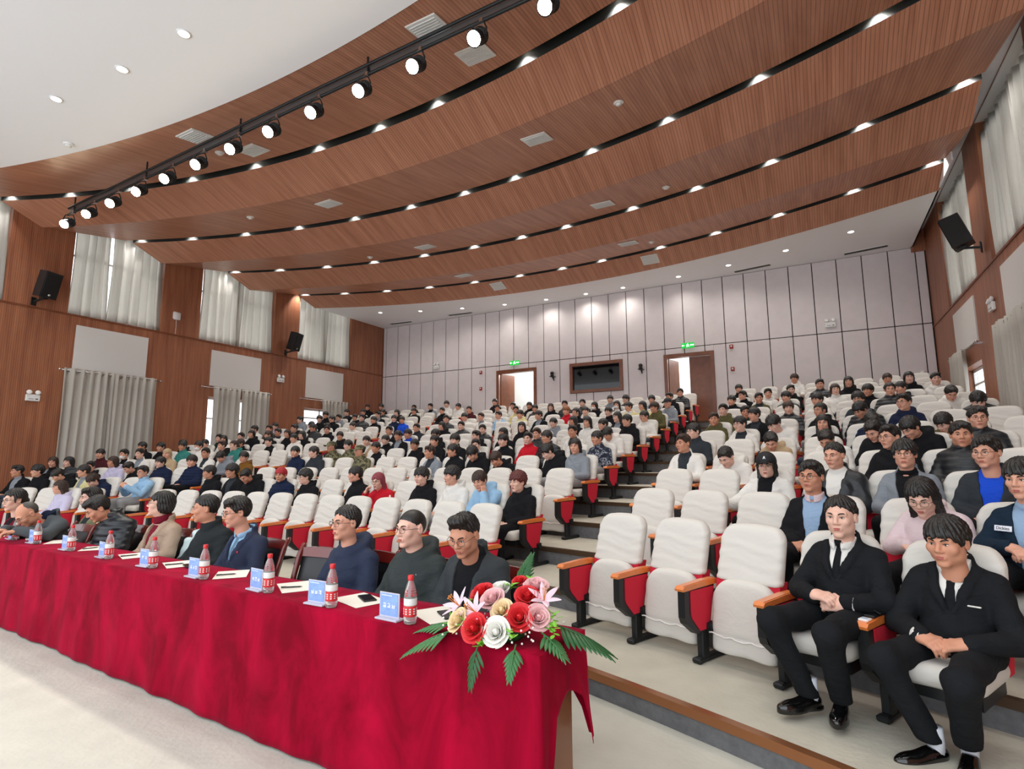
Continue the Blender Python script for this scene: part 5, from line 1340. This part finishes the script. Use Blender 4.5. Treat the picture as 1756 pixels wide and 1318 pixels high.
# name plates: acrylic stand, blue card with white brush strokes of three characters
def stroke_char(b, cx, cz, s, rr):
    for z in rr.sample([-.8, -.3, .2, .7, 1.0], 3): b.box((cx+rr.uniform(-.1, .1)*s, 0, cz+z*s*.5), (s*rr.uniform(.6, 1.0), .0012, s*.13))
    for x in rr.sample([-.35, -.1, .15, .4], 2): b.box((cx+x*s, 0, cz+rr.uniform(-.1, .1)*s), (s*.13, .0012, s*rr.uniform(.6, 1.0)))
for j, (x, y) in enumerate(BX):
    px = x+.115+(.02 if j == 0 else 0); t = thing('name_plate', 'blue name card in clear stand on the head table, %s from flowers' % ORD[j], 'name plate', M=Matrix.Translation(tw(px, y-.005, TOPZ)) @ Matrix.Rotation(math.radians(-4+4*math.sin(j*2.1)), 4, 'Z'), group='name plates')
    b = MB(); b.bev((0, 0, .005), (.15, .06, .010), .002); b.build('stand_foot', 'acrylic', t)
    b = MB(); b.bev((0, 0, .07), (.135, .006, .12), .001); b.build('stand_plate', 'acrylic', t)
    b = MB(); b.box((0, -.0045, .072), (.122, .001, .106)); b.build('card', 'plate_blue', t)
    rr = random.Random(j*3+1); b = MB(); chars = (-.03, 0, .03) if j != 4 else (-.022, .022)
    for c_ in chars: stroke_char(b, c_, .067, .021, rr)
    o = b.build('lettering', 'plate_white', t); o.location = (0, -.0056, 0)
    b = MB()
    for q in range(9): b.box((-.048+.008*q, -.0056, .116), (.005, .001, .004))
    b.build('heading_line', 'plate_white', t)
# papers, phones, pens
for j, (x, y) in enumerate(BX):
    t = put('paper_sheet', None or (lambda b: (b.bev((0, 0, .0012), (.21, .297 if j % 3 else .28, .0024), .0004), b.mesh('paper_sheet', 'paper'))[1])(MB()), M=Matrix.Translation(tw(x-.02, max(y, .06)+.19, TOPZ)) @ Matrix.Rotation(math.radians(60+12*math.sin(j*1.7)), 4, 'Z'))
    tag(t, 'sheet of cream paper on the head table behind the %s bottle from the flowers' % ORD[j], 'paper', 'papers on the head table')
def phone(x, y, a, label):
    t = thing('phone', label, 'phone', M=Matrix.Translation(tw(x, y, TOPZ+.003)) @ Matrix.Rotation(a, 4, 'Z'), group='phones')
    b = MB(); b.bev((0, 0, .004), (.074, .155, .008), .003); b.build('case', 'black_plastic', t)
    b = MB(); b.box((0, 0, .0083), (.068, .148, .0006)); b.build('screen', 'phone', t)
phone(.69, .26, .9, 'black phone lying beside the flower arrangement'); phone(1.31, .29, 1.0, 'black phone lying between the second and third bottle papers'.replace('between the second and third bottle papers', 'on the paper before the charcoal jacket')); phone(3.25, .30, 1.2, 'black phone lying before the dark zipped jacket')
for j in (2, 3, 4, 5, 6):
    x, y = BX[j]; t = thing('pen', 'dark pen on the paper behind the %s bottle from the flowers' % ORD[j], 'pen', M=Matrix.Translation(tw(x-.03, y+.14, TOPZ+.0095)) @ Matrix.Rotation(.3+.2*j, 4, 'Z'), group='pens')
    b = MB(); b.cyl((-.06, 0, 0), (.05, 0, 0), .0045, n=8); b.cyl((.05, 0, 0), (.066, 0, 0), .0045, .001, 8); b.build('barrel', 'black_plastic', t)
    b = MB(); b.box((-.045, 0, .006), (.035, .002, .002)); b.build('clip', 'silver', t)

# flower arrangement
FA = thing('flower_arrangement', 'low arrangement of roses, lilies and palm leaves on the table end', 'flowers', M=TM @ Matrix.Translation((0, 0, TOPZ)))
PET = {}
def rose(c, r, mt, tilt, face):
    o = bpy.data.objects.new('rose', None); COL.objects.link(o); o.parent = FA
    o.matrix_basis = Matrix.Translation(c) @ Matrix.Rotation(face, 4, 'Z') @ Matrix.Rotation(tilt, 4, 'X')
    for q, (n, r0, r1, l, span, curl) in enumerate(((2, .08, .15, .98, 200, 0), (3, .16, .33, .98, 140, .03), (4, .26, .55, .93, 125, .10), (5, .32, .80, .80, 105, .20), (5, .36, 1.0, .58, 96, .28))):
        k = (q, mt)
        if k not in PET:
            b = MB()
            def fn(u, v):
                t_ = 2*u-1; ph = math.radians(span)*(u-.5)*(.45+.55*min(1, v*1.6)); rr_ = r0+(r1-r0)*v**1.2+curl*max(0, v-.6)**1.5*2
                return (rr_*math.sin(ph), -rr_*math.cos(ph), l*v*(1-.22*t_*t_)-curl*max(0, v-.7)*.9)
            b.grid(fn, 7, 6); PET[k] = b.mesh('petal', mt, True)
        for i in range(n): put('petal', PET[k], o, M=Matrix.Scale(r, 4) @ Matrix.Rotation(2*math.pi*i/n+q*.7, 4, 'Z') @ Matrix.Rotation(.08, 4, 'Y'))
    b = MB(); b.ell((0, 0, -.03*r), (.34*r, .34*r, .12*r), 10, 6); b.build('calyx', 'leaf_mid', o, True)
    b = MB(); b.ell((0, 0, .36*r), (.27*r, .27*r, .5*r), 10, 8); b.build('bud', mt, o, True)
    return o
T_ = math.radians
# positions in the table frame: x left, y back
rose((.30, -.02, .060), .058, 'rose_red', T_(62), T_(-0)); rose((.205, .0, .055), .058, 'rose_white', T_(62), T_(-12)); rose((.405, .0, .07), .052, 'rose_cream', T_(55), T_(25))
rose((.155, .10, .095), .058, 'rose_red', T_(55), T_(-25)); rose((.09, .14, .095), .055, 'rose_pink', T_(55), T_(-45)); rose((.235, .09, .115), .050, 'rose_cream', T_(48), T_(-5))
rose((.305, .12, .145), .055, 'rose_pink', T_(38), T_(5)); rose((.40, .17, .150), .055, 'rose_red', T_(32), T_(20)); rose((.175, .20, .155), .055, 'rose_red', T_(35), T_(-30))
rose((.17, .27, .185), .055, 'rose_pink', T_(20), T_(-30)); rose((.27, .29, .20), .035, 'rose_red', T_(20), T_(-0)); rose((.235, .24, .175), .022, 'rose_red', T_(20), T_(-0)); rose((.33, .21, .165), .05, 'rose_white', T_(25), T_(15))
def blade(l, w, bend, mt, name, fold=.25):
    b = MB()
    b.grid(lambda u, v: ((u-.5)*2*w*math.sin(math.pi*min(1, .08+.92*v))**.7, -l*v, bend*l*(v*v)-fold*w*abs(u-.5)*2), 4, 8)
    return b.mesh(name, mt, True)
LILY = blade(.085, .015, -.35, 'lily', 'petal')
def lily(c, tilt, face):
    o = bpy.data.objects.new('lily', None); COL.objects.link(o); o.parent = FA; o.matrix_basis = Matrix.Translation(c) @ Matrix.Rotation(face, 4, 'Z') @ Matrix.Rotation(tilt, 4, 'X')
    for i in range(6): put('petal', LILY, o, M=Matrix.Rotation(math.pi/3*i, 4, 'Z') @ Matrix.Rotation(T_(-48), 4, 'X'))
    for i in range(4): b = MB(); b.tube([(0, 0, 0), (.01*math.cos(i*1.6), .01*math.sin(i*1.6), .07)], .0015, 5); b.ell((.01*math.cos(i*1.6), .01*math.sin(i*1.6), .072), (.003, .006, .003), 6, 4); b.build('stamen', 'stamen', o)
lily((.465, .07, .115), T_(45), T_(30)); lily((.345, .03, .115), T_(55), T_(10)); lily((.10, .22, .155), T_(30), T_(-40))
LF = {m: blade(.15, .018, -.25, m, 'leaflet', .45) for m in ('leaf_dark', 'leaf_mid')}
def frond(c, face, pitch_, n, L, mt, spread=60):
    o = bpy.data.objects.new('palm_leaf', None); COL.objects.link(o); o.parent = FA; o.matrix_basis = Matrix.Translation(c) @ Matrix.Rotation(face, 4, 'Z') @ Matrix.Rotation(pitch_, 4, 'X')
    b = MB(); b.tube([(0, -L*i/6, -.25*L*(i/6)**2) for i in range(7)], [.0035]*6+[.001], 6); b.build('stem', mt, o)
    for i in range(n):
        f_ = .2+.8*i/(n-1); y = -L*f_
        for s in (-1, 1):
            put('leaflet', LF[mt], o, M=Matrix.Translation((0, y, -.25*L*f_*f_)) @ Matrix.Rotation(s*T_(spread*(1.05-.75*f_)), 4, 'Z') @ Matrix.Rotation(T_(8), 4, 'X') @ Matrix.Scale(L/.27*(1.05-.45*f_), 4))
# x axis of the table frame runs left, so angles turn the other way
frond((.44, .0, .03), T_(62), T_(10), 9, .20, 'leaf_mid'); frond((.46, .04, .05), T_(80), T_(0), 8, .17, 'leaf_mid'); frond((.27, -.05, .015), T_(8), T_(58), 6, .14, 'leaf_dark', 45); frond((.12, .01, .02), T_(-20), T_(24), 6, .13, 'leaf_mid', 45)
frond((.06, .22, .06), T_(-100), T_(6), 10, .23, 'leaf_dark'); frond((.29, .30, .17), T_(180), T_(-62), 8, .16, 'leaf_dark', 40); frond((.06, .12, .05), T_(-70), T_(10), 7, .14, 'leaf_mid')
rr = random.Random(3); SPR = blade(.035, .009, -.2, 'leaf_lime', 'leaf')
for j, (x, y, z) in enumerate([(.235, .33, .20), (.20, .31, .18), (.47, .03, .05), (.03, .18, .09), (.01, .13, .06), (.355, -.03, .06), (.145, .0, .05), (.29, .24, .19), (.43, .12, .12), (.255, -.045, .02)]):
    o = bpy.data.objects.new('leaf_sprig', None); COL.objects.link(o); o.parent = FA; o.matrix_basis = Matrix.Translation((x, y, z))
    for q in range(12): put('leaf', SPR, o, M=Matrix.Translation((rr.uniform(-.02, .02), rr.uniform(-.02, .02), rr.uniform(-.01, .03))) @ Matrix.Rotation(rr.uniform(0, 6.28), 4, 'Z') @ Matrix.Rotation(rr.uniform(-.9, .2), 4, 'X'))
b = MB(); rr = random.Random(9)
for q in range(90): b.ell((rr.uniform(.03, .50), rr.uniform(-.05, .30), rr.uniform(.01, .09)), (.005, .005, .005), 6, 4)
tag(b.build('filler_blossom', 'rose_white', FA), kind='stuff')
b = MB(); b.lathe([(.10, 0), (.12, .02), (.11, .05), (.05, .06)], 18, M=Matrix.Translation((.27, .13, 0))); b.build('flower_basket', 'leaf_dark', FA, True)

# wooden armless chairs behind the table
def chair_proto():
    t = thing('wooden_chair', 'x', 'chair')
    b = MB(); b.bev((0, 0, .43), (.44, .43, .05), .012); b.build('seat', 'chair_leather', t)
    b = MB(); b.bbox((-.22, -.215, .37), (.22, -.19, .41)); b.bbox((-.22, .19, .37), (.22, .215, .41)); b.bbox((-.22, -.19, .37), (-.195, .19, .41)); b.bbox((.195, -.19, .37), (.22, .19, .41)); b.build('seat_frame', 'chair_wood', t)
    for sx in (-1, 1):
        b = MB(); b.tube([(sx*.205, -.195, 0), (sx*.205, -.195, .41)], [.016, .022], 8); b.build('leg', 'chair_wood', t, True)
        b = MB(); b.tube([(sx*.21, .24, 0), (sx*.21, .205, .25), (sx*.21, .20, .45), (sx*.215, .235, .65), (sx*.22, .285, .80), (sx*.222, .33, .875), (sx*.222, .345, .895)], [.016, .02, .022, .022, .022, .021, .012], 8); b.build('back_post', 'chair_wood', t, True)
    b = MB(); b.grid(lambda u, v: (-.215+.43*u, .30+.022*v+.012*math.sin(u*math.pi)-.01, .80+.065*v+.012*math.sin(u*math.pi)*v), 10, 2); b.grid(lambda u, v: (-.215+.43*u, .325+.022*v+.012*math.sin(u*math.pi)-.01, .80+.065*v+.012*math.sin(u*math.pi)*v), 10, 2); b.grid(lambda u, v: (-.215+.43*u, .322+.024*v+.012*math.sin(u*math.pi)-.012, .865+.012*math.sin(u*math.pi)), 10, 1); b.build('top_rail', 'chair_wood', t)
    b = MB(); b.grid(lambda u, v: (-.20+.40*u, .205+.085*v+.02*v*v-.02*math.sin(u*math.pi)*math.sin(v*math.pi), .47+.33*v), 8, 6); b.grid(lambda u, v: (-.20+.40*u, .235+.085*v+.02*v*v, .47+.33*v), 8, 6); b.build('back_cushion', 'chair_leather', t, True)
    return t
cp = chair_proto(); first = True
def put_chair(x, y, rz, label):
    global first
    o = cp if first else copy_tree(cp); first = False
    o.location = (x, y, 0); o.rotation_euler = (0, 0, rz); tag(o, label, 'chair', 'wooden chairs behind the head table'); return o
TP = []
def table_person(x, yh, rz=0, z=.045, cdx=.06):
    root = thing('person', 'x', 'person', (x, yh-.15, z), rz, 'people at the head table'); TP.append(root); return root
TZROT = .07
mat('cloth_T1', '2B3236', rough=.8, bump='wrinkle', bstr=.4); mat('cloth_T2', '2A3333', rough=.8, bump='wrinkle', bstr=.5); mat('cloth_T3', '1D2A45', rough=.8, bump='wrinkle', bstr=.4); mat('cloth_T4', '1C2742', rough=.8, bump='fabric'); mat('cloth_T9', '4A5054', rough=.9, bump='fabric'); mat('cloth_tie', '4F6E86', rough=.5)
p = table_person(-1.90, 2.97, z=.10); p['label'] = 'person in dark open jacket and glasses looking down, behind the flowers'
hero(p, 'b', (0, .10, 1.02), 4, 20, 0, 'quiff', kind='open', col='cloth_T1', shirt='cloth_K', glasses='glass_frame', fat=.015, skin='skin_b', t=.022, seed=31)
b = MB(); b.box((.0, .055, .715), (.05, .004, .005)); b.box((.005, .055, .705), (.035, .004, .004)); b.build('shirt_print', 'plate_white', p)
p = table_person(-2.38, 3.0, z=.072); p['label'] = 'person in charcoal hooded pullover and glasses at the head table'
hero(p, 'b', (0, .14, 1.035), -10, 2, 0, 'buzz', kind='hood', col='cloth_T2', glasses='glass_frame_black', fat=.02, skin='skin_c', t=.024, seed=33, hh=.005)
b = MB(); b.tube([(.065, .07, .745), (.075, .068, .757), (.085, .072, .75), (.095, .072, .76)], .004, 6); b.build('chest_logo', 'plate_white', p)
p = table_person(-3.02, 3.05, z=.057); p['label'] = 'person in navy hooded jacket and glasses at the head table'
hero(p, 'a', (0, .14, 1.05), -10, 0, 0, 'crop', kind='hood', col='cloth_T3', glasses='glass_frame', skin='skin_a', t=.022, seed=35)
p = table_person(-4.34, 3.15, z=.08); p['label'] = 'person in navy suit, tie and glasses at the head table'
hero(p, 'a', (0, .12, 1.05), -18, 8, 0, 'part', kind='blazer', col='cloth_T4', shirt='cloth_LB', tie='cloth_tie', glasses='glass_frame_black', skin='skin_a', vz=.64, seed=37)
b = MB(); b.ell((.085, .062, .73), (.009, .004, .009), 8, 6); b.build('lapel_pin', 'rose_red', p)
p = table_person(-4.88, 3.2, z=.10); p['label'] = 'person in dark zipped jacket seen in profile at the head table'
hero(p, 'a', (0, .13, 1.035), -34, 4, 0, 'crop', kind='collar', col='cloth_CH', skin='skin_b', t=.022, seed=39)
p = table_person(-5.74, 3.25, z=.10); p['label'] = 'person in beige blazer over burgundy turtleneck at the head table'
hero(p, 'c', (0, .14, 1.035), -28, -8, 0, 'bob', kind='blazer', col='cloth_BG', shirt='cloth_MRN', glasses='glass_frame', skin='skin_c', vz=.52, vw=.075, neck='turtle', seed=41)
p = table_person(-6.52, 3.22, z=.12); p['label'] = 'person in black quilted jacket looking down at the head table'
hero(p, 'b', (0, .06, .99), -12, 30, 0, 'part', kind='puffer', col='cloth_puff', skin='skin_b', lean=-.12, seed=43)
p = table_person(-7.85, 3.62, z=.085); p['label'] = 'person in olive jacket behind the black quilted jacket'
hero(p, 'a', (0, .14, 1.04), -8, 2, 0, 'part', kind='open', col='cloth_OL', shirt='cloth_GR', skin='skin_c', seed=45)
p = table_person(-7.22, 3.0, z=.12); p['label'] = 'person in grey blazer bent over writing at the head table'
PW = dict(sh=[(-.155, .14, .78), (.155, .14, .78)], el=[(-.26, -.02, .70), (.26, -.02, .70)], wr=[(-.12, -.22, .755), (.10, -.20, .755)])
hero(p, 'b', (0, -.03, .955), 2, 40, 0, 'bald', 'hair_grey', kind='blazer', col='cloth_T9', shirt='cloth_NV', glasses='glass_frame_black', skin='skin_b', lean=-.28, P=PW, vz=.66, seed=47, knees=[(-.11, -.10, .455), (.11, -.10, .455)], ankles=[(-.11, -.05, .10), (.11, -.05, .10)], hands=[hand_at((-.12, -.225, .755), (.3, -.9, -.1), (0, 0, -1), .5, 1), hand_at((.10, -.205, .755), (-.5, -.8, -.1), (0, 0, -1), .7, -1)])
p = table_person(-8.2, 3.02, z=.11); p['label'] = 'person in maroon cardigan and glasses at the left picture edge'
hero(p, 'c', (0, .12, 1.02), 10, 4, 0, 'tied', kind='open', col='cloth_MRN', shirt='cloth_K', glasses='glass_frame', skin='skin_c', seed=49, knees=[(-.11, -.12, .455), (.11, -.12, .455)], ankles=[(-.11, -.07, .10), (.11, -.07, .10)])
for j, r_ in enumerate(TP):
    put_chair(r_.location.x+.03, r_.location.y+.10, 0, 'red-brown wooden chair used by the %s person from the flowers' % ORD[j])
put_chair(-3.46, 2.94, .05, 'empty red-brown wooden chair with black leather back at the head table')
put_chair(-5.29, 3.16, .02, 'red-brown wooden chair under the pale blue coat at the head table')
g = G((-.30, -.02, .42), (.30, .46, 1.0), .014)
d = smax(f_ell(g, (0, .27, .66), (.20, .10, .27)), .47-g.z, .03); d = smin(d, f_cap(g, (-.17, .24, .80), (-.21, .16, .52), .05, .04), .04); d = smin(d, f_cap(g, (.16, .24, .80), (.2, .18, .55), .05, .04), .04)
d = smin(d, ring(g, (0, .27, .90), .06, .02, .02, .2, 1.2), .03)+folds(g, .007, 3)
tag(put('draped_coat', nmesh('draped_coat', g, d, 'cloth_TEA'), loc=(-5.29, 3.16, -.03)), 'pale blue coat draped over a wooden chair beside the beige blazer', 'coat')
# small things on the armrest between the suits and under the seats
fr_ = {(b_, i_): (o_, r_) for b_, i_, o_, r_ in seat_frames(1)}
o_, r_ = fr_[('R', 4)]; M = Matrix.Translation(o_) @ Matrix.Rotation(r_, 4, 'Z')
t = thing('phone_case', 'black flip phone case on the armrest between the two black suits', 'phone case', M=M @ Matrix.Translation((-PITCHX/2, .0, .548)))
b = MB(); b.bev((0, 0, .006), (.055, .15, .012), .003); b.build('case', 'black_plastic', t)
b = MB(); b.bev((0, 0, 0), (.055, .12, .004), .0015); put('flap', b.mesh('flap', 'black_plastic'), t, M=Matrix.Translation((.015, .03, .03)) @ Matrix.Rotation(.5, 4, 'Y'))
t = thing('tissue_pack', 'white tissue packet on the armrest between the two black suits', 'tissues', M=M @ Matrix.Translation((-PITCHX/2-.005, -.115, .538)))
b = MB(); b.bev((0, 0, .006), (.05, .06, .012), .004); b.build('packet', 'white_plastic', t); b = MB(); b.box((0, 0, .0125), (.03, .012, .001)); b.build('label_strip', 'plate_blue', t)
